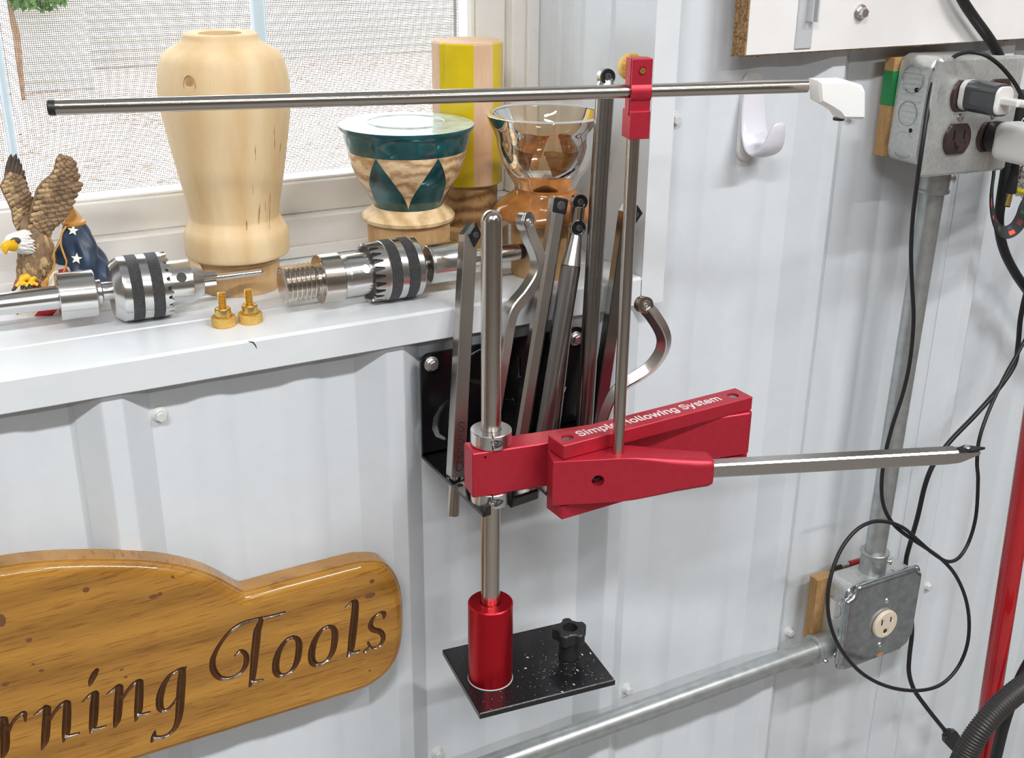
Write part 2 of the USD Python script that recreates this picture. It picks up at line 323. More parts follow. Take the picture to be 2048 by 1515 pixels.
wood('fir_block', (.42, .24, .10), (.62, .41, .21), (40, 40, 10), .6, rings=dict(scale=16, dir='y', dist=4, amt=.5, stretch=(.5, .5, 1)), bump=.06)
wood('spalted', (.42, .21, .08), (.86, .66, .40), (45, 45, 140), .4, coat=.5, rings=dict(scale=26, dir='z', dist=9, amt=.5), bump=.05)
wood('maple_flange', (.55, .36, .17), (.80, .60, .36), (50, 50, 60), .5, rings=dict(scale=20, dir='x', dist=8, amt=.5), bump=.05)
wood('pink_wood', (.58, .36, .22), (.72, .50, .34), (60, 60, 9), .55, bump=.06)
wood('walnutish', (.20, .10, .04), (.50, .30, .14), (60, 60, 45), .5, rings=dict(scale=22, dir='z', dist=7, amt=.6), bump=.06)
wood('sign_oak', (.27, .115, .014), (.50, .245, .036), (5, 8, 70), .3, coat=.8, rings=dict(scale=5.5, dir='z', dist=7, amt=.34, ds=1.2, stretch=(.35, 1, 1.6), rot=(0, .06, 0)), pores=dict(scale=(40, 60, 800), color=(.42, .26, .11), at=.34, amt=.5), bump=.1)
wood('carved_groove', (.04, .016, .006), (.11, .045, .015), (60, 60, 12), .25, coat=.6, bump=.1)
plain('knot_dark', (.17, .065, .018), .3, coat_weight=.6)
plain('teal_resin', (.004, .075, .085), .14, var=.5, vscale=50, coat_weight=.5)
plain('teal_top', (.42, .50, .45), .3, var=.35, vscale=60, bump=.2, bscale=260, coat_weight=.4)
plain('yellow_resin', (.64, .475, .010), .22, var=.08, vscale=30, coat_weight=.3)
mat('amber_resin', {'p': ('principled_bsdf', dict(base_color=(.95, .72, .45), roughness=.05, transmission_weight=.85, ior=1.25, coat_weight=.3))})
mat('clear_resin', {'f': ('fresnel', {'IOR': 1.42}), 't': ('transparent_bsdf', {'color': (.95, .87, .76)}), 'g': ('glossy_bsdf', {'roughness': .03, 'color': (1, 1, 1)}), 'x': ('mix_closure', {})},
    [('f.fac', 'x.fac'), ('t.BSDF', 'x.closure1'), ('g.BSDF', 'x.closure2')], surface='x.closure')
wood('burl_shard', (.07, .028, .008), (.34, .17, .055), (60, 60, 160), .3, coat=.6, bump=.1)
plain('amber_foot', (.40, .155, .04), .12, var=.35, vscale=60, coat_weight=.7)
plain('feather_brown', (.24, .15, .08), .6, var=.4, vscale=160)
plain('feather_tan', (.44, .30, .15), .6, var=.35, vscale=160)
plain('feather_dark', (.075, .055, .04), .6, var=.4, vscale=160)
plain('feather_white', (.82, .81, .78), .6, var=.08, vscale=260)
plain('beak_yellow', (.85, .47, .01), .35)
plain('talon_black', (.02, .02, .022), .3)
plain('flag_blue', (.028, .05, .095), .4, var=.35, vscale=90)
plain('flag_red', (.42, .02, .03), .45, var=.15, vscale=120)
plain('flag_white', (.74, .68, .58), .5, var=.1, vscale=120)
plain('gold_paint', (.55, .27, .055), .45, var=.2, vscale=160)
plain('star_white', (.85, .83, .75), .5)
plain('red_pole_paint', (.42, .006, .012), .2, coat_weight=.5)
plain('red_plastic', (.50, .03, .03), .35)
plain('concrete', (.26, .25, .235), .6, var=.12, vscale=4)
plain('ceiling_white', (.74, .75, .76), .6)
plain('shop_wall', (.20, .175, .15), .7, var=.25, vscale=1.5)
plain('gravel_ground', (.62, .53, .47), .9, var=.3, vscale=9, bump=.6, bscale=60)
plain('stone_light', (.74, .66, .60), .85, var=.2, vscale=30)
plain('stone_tan', (.52, .41, .33), .85, var=.3, vscale=30)
plain('siding_grey', (.60, .585, .55), .45, var=.08, vscale=1.2, metal=.1)
mat('leaf', {'p': ('principled_bsdf', dict(base_color=(.12, .30, .05), roughness=.5)), 't': ('translucent_bsdf', dict(color=(.18, .40, .06))), 'x': ('mix_closure', dict(fac=.35))}, [('p.BSDF', 'x.closure1'), ('t.BSDF', 'x.closure2')], surface='x.closure')
plain('trunk_brown', (.28, .17, .10), .8, var=.3, vscale=20)
plain('strap_black', (.018, .017, .02), .6, bump=.4, bscale=900)
plain('strap_orange', (.80, .10, .03), .5)
plain('strap_green', (.02, .10, .04), .6)
plain('strap_violet', (.05, .04, .12), .6)
plain('strap_rust', (.14, .03, .02), .6)
plain('foil_silver', (.75, .75, .74), .15, metal=1.0, bump=.6, bscale=90)
plain('foil_yellow', (.70, .62, .02), .3)
plain('copper_mark', (.65, .25, .12), .4)
plain('sawdust', (.75, .68, .56), .9)

# ================================================================= the room
ZS = 1.187                       # top of the window sill
WX0, WX1, ZH = -.62, .580, 2.06  # window opening
RIB0, PITCH = .1094, .2286
def wall_rows(x0, x1, dy):
    pts = {}
    for k in range(-9, 15):
        c = RIB0 + PITCH * k
        for dx, y in ((-.030, 0), (-.0285, -.0008), (-.0095, -.0178), (-.0072, -.0190), (.0072, -.0190), (.0095, -.0178), (.0285, -.0008), (.030, 0)): pts[c + dx] = y
        for mrib in (.0762, .1524):
            for dx, y in ((-.021, 0), (-.017, -.0006), (-.008, -.0034), (0, -.0038), (.008, -.0034), (.017, -.0006), (.021, 0)): pts[c + mrib + dx] = y
    xs = sorted(pts); ys = [pts[x] for x in xs]
    q = sorted(set([x for x in xs if x0 < x < x1] + [x0, x1] + [w for w in (WX0, WX1) if x0 < w < x1]))
    return [(x, float(np.interp(x, xs, ys)) + dy) for x in q]
def wall_panel(x0, x1, dy):
    rows = wall_rows(x0, x1, dy); zs = [0, ZS - .012, ZH, 2.9]; P = np.array(rows); v, f = [], []
    for i in range(len(P) - 1):
        for a, b in zip(zs, zs[1:]):
            if a > 1 and b < 2.5 and WX0 - 1e-6 < (P[i, 0] + P[i + 1, 0]) / 2 < WX1 + 1e-6: continue
            n = len(v); v += [(*P[i], a), (*P[i + 1], a), (*P[i + 1], b), (*P[i], b)]; f.append((n, n + 1, n + 2, n + 3))
    n = len(v); x, y = P[0]; v += [(x, y, 0), (x, y + .0022, 0), (x, y + .0022, 2.9), (x, y, 2.9)]
    if not (WX0 < x < WX1): f.append((n, n + 1, n + 2, n + 3))
    else:
        v[n + 2] = (x, y + .0022, ZS - .012); v[n + 3] = (x, y, ZS - .012); f.append((n, n + 1, n + 2, n + 3))
    t = trimesh.Trimesh(np.array(v), np.vstack([np.array(f)[:, [0, 1, 2]], np.array(f)[:, [0, 2, 3]]]), process=False); t.merge_vertices(digits_vertex=6)
    return np.array(t.vertices), np.array(t.faces)
wall = thing('wall_back', None, None, (0, 0, 0), kind='structure')
for x0, x1, dy in ((-1.7, .0853, 0), (.0835, .9995, -.0011), (.9978, 2.2, -.0022)): part(wall, 'panel', wall_panel(x0, x1, dy), 'white_wall_steel', 25)
for p in [(0.1461, -0.002, 1.1279,), (0.6223, -0.002, 1.3229,), (0.833, -0.002, 1.3117,), (0.8355, -0.002, 0.7063,), (0.6065, -0.002, 0.7047,), (0.3778, -0.002, 0.7061,), (1.062, -0.002, 0.7036,)]:
    part(wall, 'screw', hexhead((p[0], 0, p[2]), (.04, -1, -.05)), 'painted_screw')
# sill of folded sheet steel
sill = [(-.0195, ZS - .0268), (-.0255, ZS - .0268), (-.0262, ZS - .026), (-.0262, ZS - .0022), (-.0240, ZS), (.0345, ZS), (.0358, ZS - .0018), (.0372, ZS - .0018), (.0385, ZS), (.0920, ZS), (.0932, ZS - .0018), (.0944, ZS - .0018), (.0957, ZS), (.176, ZS)]
single('trim_1', extr(sill, WX0, WX1 - .0006), 'white_trim_steel', None, None, 20, kind='structure')
part('/World/trim_1', 'end_fold', rbox(.0012, .006, .0262, .0002, (WX1 - .0008, -.0232, ZS - .0136)), 'white_trim_steel')
# scratches where the folded corner was knocked
nick = [(0.2141, -0.0266, 1.1862), (0.2157, -0.0266, 1.1856), (0.2176, -0.0266, 1.1848), (0.2193, -0.0266, 1.182), (0.2203, -0.0266, 1.179)]
part('/World/trim_1', 'scratch', tube(nick, [.0001, .0003, .0005, .0004, .0001], 5), 'engraved_dark')
# ribbed jamb and its flange on the wall
def jamb(x0, x1):
    s = 1 if x1 < x0 else -1
    r = [(x0, -.026)]
    for c in (.045, .095, .135):
        for d, h in ((-.010, 0), (-.006, .0022), (.006, .0022), (.010, 0)): r.append((x0 + (x1 - x0) * (c + .026) / .2 - s * h, c + d))
    return r + [(x1, .176)]
single('trim_2', extr(jamb(WX1, .5765)[::-1], ZS, ZH, 'z'), 'white_wall_steel', None, None, 20, kind='structure')
single('trim_3', extr(jamb(WX0, WX0 + .003), ZS, ZH, 'z'), 'white_wall_steel', None, None, 20, kind='structure')
fl = [(.5797, -.0262), (.6042, -.0262), (.6042, -.020)]
single('trim_4', cat([extr(fl, 1.16, 2.14, 'z'), rbox(.0012, .0010, .0018, .0001, (.6036, -.0262, 1.16))]), 'white_trim_steel', None, None, 20, kind='structure')
single('trim_5', extr([(WX0 - .024, -.020), (WX0 - .024, -.0262), (WX0, -.0262)], ZS - .027, 2.14, 'z'), 'white_trim_steel', None, None, 20, kind='structure')
single('trim_6', cat([rbox(WX1 - WX0 + .05, .0015, .08, .0004, ((WX0 + WX1) / 2, -.0256, ZH + .04)), rbox(WX1 - WX0, .205, .0015, .0004, ((WX0 + WX1) / 2, .075, ZH))]), 'white_trim_steel', None, None, 20, kind='structure')

# ---------------------------------------------------------------- the window
win = thing('window_1', None, None, (0, .172, ZS), kind='structure')
def bar_box(x0, x1, y0, y1, z0, z1, r=.0015): return rbox(x1 - x0, y1 - y0, z1 - z0, r, ((x0 + x1) / 2, (y0 + y1) / 2, (z0 + z1) / 2))
X0, X1, SX = WX0 + .003, .5765, .5172
part(win, 'frame', [bar_box(X0, X1, .172, .30, ZS - .004, ZS + .0385), bar_box(.549, X1, .172, .30, ZS + .0385, ZH - .04), bar_box(X0, X0 + .028, .172, .30, ZS + .0385, ZH - .04), bar_box(X0, X1, .172, .30, ZH - .04, ZH - .002)], 'vinyl_white')
part(win, 'frame_ledge', [bar_box(X0, .5635, .1685, .1719, ZS + .0005, ZS + .0115, .001), bar_box(.5635, X1, .1665, .1719, ZS + .0005, ZH - .002, .001)], 'vinyl_white')
part(win, 'sash', [bar_box(X0 + .028, .549, .186, .232, ZS + .0385, ZS + .0690), bar_box(SX, .549, .186, .232, ZS + .0690, ZH - .07), bar_box(X0 + .028, X0 + .06, .186, .232, ZS + .0690, ZH - .07), bar_box(X0 + .028, .549, .186, .232, ZH - .07, ZH - .04)], 'vinyl_white')
part(win, 'glazing_bead', [bar_box(X0 + .06, SX - .0035, .1905, .2008, ZS + .0690, ZS + .0715, .0008), bar_box(SX - .0035, SX, .1905, .2008, ZS + .0690, ZH - .07, .0008)], 'vinyl_white')
for xa, xb in ((0.0835, 0.0905), (0.3009, 0.3142), (-.135, -.119), (-.35, -.334)):
    part(win, 'grille_bar', rbox(xb - xa, .005, ZH - ZS - .12, .002, ((xa + xb) / 2, .2065, (ZS + ZH) / 2)), 'muntin_white')
part(win, 'glass', bar_box(X0 + .05, SX + .003, .201, .2022, ZS + .066, ZH - .06, .0003), 'window_glass')
sx, sz, sy, pit = np.arange(X0 + .045, SX, .00172), np.arange(ZS + .066, ZH - .06, .00172), .2275, .00017
def wires(c, along, lo, hi):
    v, f = [], []
    for q in c:
        n = len(v)
        for e in (lo, hi):
            for a, b in ((-pit, 0), (0, -pit), (pit, 0), (0, pit)): v.append((q + a, sy + b, e) if along == 'z' else (e, sy + b, q + a))
        f += [(n + i, n + (i + 1) % 4, n + 4 + (i + 1) % 4, n + 4 + i) for i in range(4)]
    return np.array(v), np.array(f)
part(win, 'insect_screen', [wires(sx, 'z', ZS + .06, ZH - .05), wires(sz, 'x', X0 + .04, SX + .002)], 'screen_wire', False, kind='stuff')
# the wall's outer side around the opening, and the rest of the shop
single('wall_outer', cat([bar_box(-2.6, 3.4, .30, .32, 0, ZS + .03), bar_box(-2.6, 3.4, .30, .32, ZH - .04, 3.1), bar_box(-2.6, X0 + .02, .30, .32, ZS, ZH), bar_box(.555, 3.4, .30, .32, ZS, ZH)]), 'shop_wall', None, None, kind='structure')
single('floor', bar_box(-2.6, 3.4, -4.6, .3, -.05, 0), 'concrete', None, None, kind='structure')
single('ceiling', bar_box(-2.6, 3.4, -4.6, .3, 2.9, 2.95), 'ceiling_white', None, None, kind='structure')
single('wall_left', bar_box(-1.75, -1.7, -4.6, .3, 0, 2.9), 'shop_wall', None, None, kind='structure')
single('wall_right', bar_box(2.2, 2.25, -4.6, .3, 0, 2.9), 'shop_wall', None, None, kind='structure')
single('wall_front', bar_box(-2.6, 3.4, -4.65, -4.6, 0, 2.9), 'shop_wall', None, None, kind='structure')

# ---------------------------------------------------------------- the yard beyond the glass
ZG = -.1
def ground():
    x, y = np.meshgrid(np.linspace(-5, 14, 96), np.concatenate([np.linspace(.32, 12, 70), np.linspace(12.6, 24, 12)]), indexing='ij')
    p = np.stack([x, y, np.zeros_like(x)], -1); z = ZG + .03 * (meshkit.fbm(p * 1.7, 4, 3) - .5); n, k = x.shape
    i, j = np.meshgrid(np.arange(n - 1), np.arange(k - 1), indexing='ij'); f = np.stack([i * k + j, (i + 1) * k + j, (i + 1) * k + j + 1, i * k + j + 1], -1).reshape(-1, 4)
    return np.stack([x, y, z], -1).reshape(-1, 3), f
single('yard_ground', ground(), 'gravel_ground', 'pale gravel yard seen through the screened window', 'gravel', True, kind='stuff')
def scatter(name, n, mt, size, label, seed):
    r = np.random.default_rng(seed); ms = []
    base = trimesh.creation.icosahedron()
    pts = np.stack([r.uniform(-1.5, 6.5, n), r.uniform(3.0, 11.6, n), np.full(n, ZG)], 1)
    for p in pts:
        s = size * r.uniform(.5, 1.5); v = base.vertices * (s * V(r.uniform(.7, 1.4), r.uniform(.7, 1.4), r.uniform(.3, .7))); ms.append((v @ rot((0, 0, 1), r.uniform(0, 360))[:3, :3].T + p, base.faces))
    single(name, cat(ms), mt, label, 'gravel', False, kind='stuff')
scatter('yard_stones', 5200, 'stone_light', .022, 'light stones scattered over the yard outside the window', 11)
scatter('leaf_litter', 3600, 'stone_tan', .02, 'tan leaf litter strewn over the yard outside the window', 12)
def siding(x0, x1, y, z0, n, label):
    t = thing('corrugated_fence', label, 'fence', ((x0 + x1) / 2, y, z0))
    h = .30
    for k in range(n):   # lapped sheets, each with its own waves
        zz_ = np.linspace(0, h + .03, 40); P = [(y + .017 * math.cos(2 * math.pi * q / .0855) - .010 * (1 - q / h), z0 + k * h + q) for q in zz_]
        part(t, 'sheet', extr(P, x0, x1), 'siding_grey', True)
siding(-3.5, 1.694, 10.42, ZG - .02, 8, 'pale corrugated metal fence seen through left half of window, nearer section')
siding(1.694 - .1, 9.5, 11.85, ZG - .02, 8, 'pale corrugated metal fence seen through window behind the vase and bowls, farther section')
def shrub(x, y, z, r0, n, seed):
    r = np.random.default_rng(seed); t = thing('shrub', 'green leafy shrub seen at top left of the window', 'shrub', (x, y, z))
    part(t, 'stem', [tube([V(x + .1 * k, y, z), V(x + .1 * k + .04, y, z + .6), V(x + .12 * k, y, z + 1.2)], .02, 6) for k in (-2.4, -2.2)], 'trunk_brown'); ms = []
    for _ in range(n):
        c = r.normal(0, 1, 3); c = c / np.linalg.norm(c) * r0 * r.uniform(.5, 1) ** .5 * V(1, .7, .8); c += V(x, y, z + 1.1)
        a = r.normal(0, 1, 3); a /= np.linalg.norm(a); b = np.cross(a, r.normal(0, 1, 3)); b /= np.linalg.norm(b); s = r.uniform(.04, .07)
        nn = np.cross(a, b) * .004; ms.append((np.array([c - a * s, c + b * s * .45 + nn, c + a * s, c - b * s * .45 + nn, c - nn * 2]), np.array([[0, 4, 1], [1, 4, 2], [2, 4, 3], [3, 4, 0], [0, 1, 2], [0, 2, 3]])))
    part(t, 'foliage', ms, 'leaf', False, kind='stuff')
shrub(*(1.249, 10.027, -0.156,), .40, 900, 5)
single('porch_post', rbox(.055, .055, 2.6, .004, (0.836, 8.393, 1.2,)), 'vinyl_white', 'white post standing in the yard at left edge of window', 'post')

# ================================================================= the hollowing rig
PXY = V(.3776, -.1190); ZP, ZB, ZT = .8773, 1.0643, 1.1033      # post axis; base plate top; underside and top of the arms
rig = thing('hollowing_rig', 'red and steel hollowing rig with post, folding arms and long laser rod, on black rack', 'lathe tool', (*PXY, ZP - .0065))
up = V(0, 0, 1)
def post_z(z): return V(*PXY, z)
bp = frame((.4151, -.1176, ZP - .0062), (.9945, -.1050, 0), z=up)
part(rig, 'base_plate', mv(bprism([(-.0630, -.0480), (.0630, -.0480), (.0630, .0480), (-.0630, .0480)], .0062, .0008), bp), 'black_enamel_plate', 20)
r_ = np.random.default_rng(3); dust = []
for k in range(150):
    c = V(*(r_.normal(0, 1, 2) * V(.026, .018) + V(.020, -.018)), 0) if k < 110 else V(r_.uniform(-.06, .06), r_.uniform(-.047, .047), 0)
    if abs(c[0]) > .062 or abs(c[1]) > .047 or np.hypot(c[0] + .0371, c[1] - .0055) < .021: continue
    s = r_.uniform(.0002, .0005) if k % 19 else .0011
    dust.append(mv(rbox(s * 2, s, s * .5, s * .1, (0, 0, s * .25)), bp @ trimesh.transformations.translation_matrix((*c[:2], .0062)) @ rot((0, 0, 1), r_.uniform(0, 180))))
single('sawdust', cat(dust), 'sawdust', 'fine pale sawdust specks on the black base plate', 'sawdust', False, kind='stuff')
part(rig, 'socket', lathe(sharp([(0, 0), (.0192, 0), (.0192, .0775), (.0082, .0775), (.0082, .068)], .0009), 72, zframe(post_z(ZP), up)), 'red_anodised_round')
part(rig, 'weld_ring', lathe([(.0192, 0), (.0199, .0004), (.0192, .0012)], 64, zframe(post_z(ZP), up)), 'label_grey')
R = .00800
part(rig, 'post', lathe([(0, .946)] + [(R, .946), (R, 1.2848)] + [(R * math.cos(a), 1.2848 + R * math.sin(a)) for a in np.linspace(.1, np.pi / 2, 12)], 48, zframe((*PXY, 0), up)), 'steel_turned')
def collar(z, h, name='collar'):
    body = man(lathe(sharp([(.0080, 0), (.0166, 0), (.0166, h), (.0080, h), (.0080, 0)], .0006), 72))
    body = body - man(rbox(.03, .0010, .05, .0001, (.0155, 0, 0))).rotate([0, 0, -112]) - man(cyl((.005, -.0085, h * .5), (.03, -.0085, h * .5), .0028)).rotate([0, 0, -68]) - man(cyl((0, .0125, h * .5), (.03, .0125, h * .5), .0036)).rotate([0, 0, -155])
    c = part(rig, name, mv(body, post_z(z)), 'aluminium', 30)
    a = math.radians(-68)
    part(c, 'clamp_screw', mv(mv(sub(cyl((.0060, -.0085, h * .5), (.0125, -.0085, h * .5), .0027), cyl((.0105, -.0085, h * .5), (.02, -.0085, h * .5), .0013, 6)), rot((0, 0, 1), -68)), post_z(z)), 'zinc_screw')
collar(ZT + .0004, .0122); collar(ZB - .0124, .0122)
part(rig, 'bronze_washer', lathe([(.0085, 0), (.0125, 0), (.0125, .0012), (.0085, .0012)], 40, zframe(post_z(ZB - .0008), up)), 'brass')
# rear arm: from the post to the far pivot
A1 = V(.3556, -.1304); d1 = V(.9896, -.1440, 0); n1 = V(.1440, .9896, 0); h = ZT - ZB
arm = rbox(.2535, .0232, h, .0009, (.12675, .0116, h / 2)); F1 = frame((*A1, ZB), d1, z=up)
arm = m3.Manifold.batch_hull([man(rbox(.240, .0224, h, .0009, (.120, .0112, h / 2))), man(cyl((.2465, .0050, 0), (.2465, .0050, h), .0050, 32, .0009)), man(cyl((.2465, .0174, 0), (.2465, .0174, h), .0050, 32, .0009))])
arm = man(arm) - man(cyl((.0105, -.001, .0345), (.0105, .004, .0345), .0011, 16))
part(rig, 'rear_arm', mv(arm, F1), 'red_anodised', 30)
# link plates
FP = frame((.4136, -.1717, 0), (.9986, .0522, 0), z=up); PL, PW, PT = .1925, .0227, .0120
PIV = [V(.0108, .0113), V(.1795, .0108)]
def plate(z, top):
    m = rbox(PL, PW, PT, .0006, (PL / 2, PW / 2, PT / 2))
    if top: m = sub(m, *[cyl((*p, PT - .0018), (*p, PT + .01), .0050, 36) for p in PIV])
    p = part(rig, 'link_plate', mv(m, FP @ trimesh.transformations.translation_matrix((0, 0, z))), 'red_anodised', 25, label='red link plate with white lettering' if top else 'lower red link plate')
    for q in PIV:
        a = z + (PT - .0034 if top else .001); part(p, 'pivot_pin', mv(cyl((*q, a), (*q, a + (.0022 if top else PT)), .0047, 32, .0004), FP), 'steel_dark', label='grey pivot pin')
    return p
plate(ZB - PT - .0018, False)
tp = plate(ZT + .0002, True)
tw = text('Simple Hollowing System', .0089, .00025, np.eye(4), True); v, f = tw; v = v - V(v[:, 0].min(), 0, 0); v[:, 0] *= .1450 / v[:, 0].max()
part(tp, 'lettering', mv((v, f), FP @ trimesh.transformations.translation_matrix((.0205, .0080, ZT + .0002 + PT - .0001))), 'grey_print', False, label='white lettering')
# tool holder with its square steel bar
dh = V(.9386, -.3450, 0); hp = (FP @ V(*PIV[0], 0, 1))[:3]; TB = V(.5313, -.2041, (ZT + ZB) / 2); AX0 = TB - dh * .1305
FH = frame(AX0, dh, z=up)
def rr(w, hh, r, n=6):
    return np.array([(sx_ * (w / 2 - r) + r * math.cos(a), sy_ * (hh / 2 - r) + r * math.sin(a)) for sx_, sy_, a0 in ((1, 1, 0), (-1, 1, 90), (-1, -1, 180), (1, -1, 270)) for a in np.radians(np.linspace(a0, a0 + 90, n))])
secs = [(0, .0225, .0372, .0008), (.0008, .0240, .0386, .0008), (.055, .0240, .0386, .0010), (.066, .0240, .0378, .0018), (.080, .0240, .0352, .0036), (.100, .0239, .0305, .0058), (.118, .0236, .0268, .0066), (.127, .0230, .0252, .0066), (.1305, .0205, .0225, .0060)]
P = [np.column_stack([np.full(24, s), rr(w, hh, r)]) for s, w, hh, r in secs]; k = len(P)
v = np.vstack(P + [V(0, 0, 0)[None], V(.1305, 0, 0)[None]]); i, j = np.meshgrid(np.arange(k - 1), np.arange(24), indexing='ij'); j2 = (j + 1) % 24
q = np.stack([i * 24 + j, i * 24 + j2, (i + 1) * 24 + j2, (i + 1) * 24 + j], -1).reshape(-1, 4); f = np.vstack([q[:, [0, 2, 1]], q[:, [0, 3, 2]], np.stack([np.full(24, k * 24), np.arange(24), (np.arange(24) + 1) % 24], -1), np.stack([np.full(24, k * 24 + 1), (k - 1) * 24 + (np.arange(24) + 1) % 24, (k - 1) * 24 + np.arange(24)], -1)])
hm = man((v, f[:, ::-1])); hm = hm if hm.volume() > 0 else man((v, f))
SH = .0365  # the clamp screw hole on the near face
hm = hm - man(cyl((SH, -.02, .0005), (SH, .002, .0005), .0050, 32)) - man(cyl((.1, 0, 0), (.14, 0, 0), .0058, 24))
part(rig, 'tool_holder', mv(hm, FH), 'red_anodised', 38)
part(rig, 'set_screw', mv(sub(cyl((SH, -.0045, .0015), (SH, .001, .0015), .0049, 24), cyl((SH, -.006, .0015), (SH, -.002, .0015), .0025, 6)), FH), 'engraved_dark', label='dark set screw down in its hole')
def sqbar(L, w, b=.0012): return [(w / 2 - b, w / 2), (-w / 2 + b, w / 2), (-w / 2, w / 2 - b), (-w / 2, -w / 2 + b), (-w / 2 + b, -w / 2), (w / 2 - b, -w / 2), (w / 2, -w / 2 + b), (w / 2, w / 2 - b)]
LB = .2310; b = man(mv(prism(sqbar(LB, .0122), LB + .02), frame((.112, 0, 0), (0, 1, 0), y=(0, 0, 1))))
b = mv(prism(Polygon([(.112, -.0061), (.112, .0061), (LB + .127, .0061), (LB + .127, .0022), (LB + .112, -.0040), (LB + .100, -.0061)]), .0122), frame((0, .0061, 0), (1, 0, 0), y=(0, 0, 1)))
bar_ = man(b); bar_ = bar_ if bar_.volume() > 0 else bar_
ch = m3.Manifold.batch_hull([man(rbox(.0001, .0122, .0092, .00001, (s, 0, 0))) + man(rbox(.0001, .0092, .0122, .00001, (s, 0, 0))) for s in (.112, LB + .127)])
bar_ = (bar_ ^ ch) - man(prism([(LB + .108, -.02), (LB + .14, -.02), (LB + .14, .02), (LB + .108, .02)], .0022, trimesh.transformations.translation_matrix((0, 0, .0042))))
bb = part(rig, 'boring_bar', mv(bar_, FH), 'steel_ground', 30, label='horizontal square steel boring bar')
ins = [(LB + .1085, 0), (LB + .118, .0052), (LB + .1335, -.0012), (LB + .119, -.0058)]
part(bb, 'cutter_insert', mv(bprism(ins, .0024, .0004), FH @ trimesh.transformations.translation_matrix((0, 0, .0040))), 'carbide', 20)
part(bb, 'cutter_screw', mv(screwhead((LB + .118, -.0003, .0063), (0, 0, 1), .0027, .0012), FH), 'zinc_screw')
# laser upright, clamp, rod and housing
U = V(.4588, -.1789); part(rig, 'upright_rod', cyl((*U, ZT - .004), (*U, 1.356), .00465, 32), 'steel_turned')
ZR = 1.3821; dl = V(.9706, -.2409, 0); RC = V(.4578, -.1833, ZR); FL = frame(RC, dl, z=up)   # local x along the laser rod, y into the wall, z up
circ = Point(0, 0).buffer(.0080, 20)
pf = unary_union([sbox(-.0070, -.0320, .0090, -.0128), sbox(-.0052, -.0140, .0052, .0), circ, sbox(-.0062, 0, .0062, .0222)])
pf = pf.buffer(-.0006).buffer(.0006, 4).difference(sbox(-.0048, -.0155, -.0030, .03)).difference(Point(-.0039, -.0150).buffer(.0016)).difference(Point(0, 0).buffer(.00465, 16)).difference(sbox(-.0049, -.0145, -.0009, .03) if False else Polygon())
cl = prism(pf, .0146, frame(FL @ V(-.0073, 0, 0, 1) if False else (FL @ V(-.0073, 0, 0, 1))[:3], FL[:3, 1], y=up))
cl = sub(cl, mv(cyl((0, -.0066, .0142), (0, -.0050, .0142), .0030, 24), FL)) if man(cl).volume() > 0 else cl
cp = part(rig, 'rod_clamp', cl, 'red_anodised', 25, label='red clamp joining the upright to the laser rod')
part(cp, 'brass_screw_end', mv(cyl((.0004, -.0072, .0142), (.0004, -.0048, .0142), .0023, 6, .0003), FL), 'brass')
part(cp, 'brass_knob', mv(cat([cyl((-.0004, .0062, .0142), (-.0004, .0100, .0142), .0050, 28, .0004), cyl((-.0004, .0100, .0142), (-.0004, .0178, .0142), .0094, 40, .0008)]), FL), 'brass_knurl')
LR0, LR1 = V(.0879, -.0916, ZR), V(.5815, -.2141, ZR)
lr = part(rig, 'laser_rod', cyl(LR0, LR1, .00468, 36), 'steel_rod')
part(lr, 'end_cap', cyl(LR0 - dl * .0022, LR0 + dl * .0030, .0048, 32, .0006), 'black_plastic')
hs = [(0.5714, 1.3892), (0.5932, 1.3889), (0.6046, 1.3853), (0.6077, 1.3809), (0.61, 1.3629), (0.6083, 1.3616), (0.5929, 1.3624), (0.5895, 1.3664), (0.5833, 1.37), (0.5744, 1.3745)]
hs = np.array(hs); x0 = hs[:, 0].min()
hh = bprism(np.column_stack([(hs[:, 0] - x0) / .9708, hs[:, 1] - ZR]), .0170, .0018, frame(V(LR1[0], LR1[1], ZR) - FL[:3, 1] * .0085 + dl * (-.0045), dl, y=up) @ np.diag([1, 1, -1, 1]) @ trimesh.transformations.translation_matrix((0, 0, -.0170)))
hh = man(hh); lh = part(rig, 'laser_housing', hh if hh.volume() > 0 else arr(hh), 'white_nylon', 35, label='white plastic laser housing at end of rod')
part(lh, 'laser_opening', cyl(V(LR1[0], LR1[1], ZR) + dl * .0285 - up * .0250, V(LR1[0], LR1[1], ZR) + dl * .0285 - up * .0232, .0042, 20), 'engraved_dark')
# star knob on the base plate
KB = V(*(0.4543, -0.1241), ZP)
part(rig, 'knob_stem', lathe(sharp([(0, 0), (.0094, 0), (.0090, .019), (0, .019)], .0005), 32, zframe(KB, up)), 'black_plastic')
th = np.linspace(0, 2 * np.pi, 60, endpoint=False) + .25; rk = .0137 + .0020 * np.tanh(2.2 * np.cos(5 * th)); kp = np.stack([rk * np.cos(th), rk * np.sin(th)], 1)
km = sub(bprism(kp, .0125, .0012), cyl((0, 0, .004), (0, 0, .02), .0068, 28))
part(rig, 'star_knob', mv(km, trimesh.transformations.translation_matrix((KB[0], KB[1], ZP + .0180))), 'black_plastic', 40)

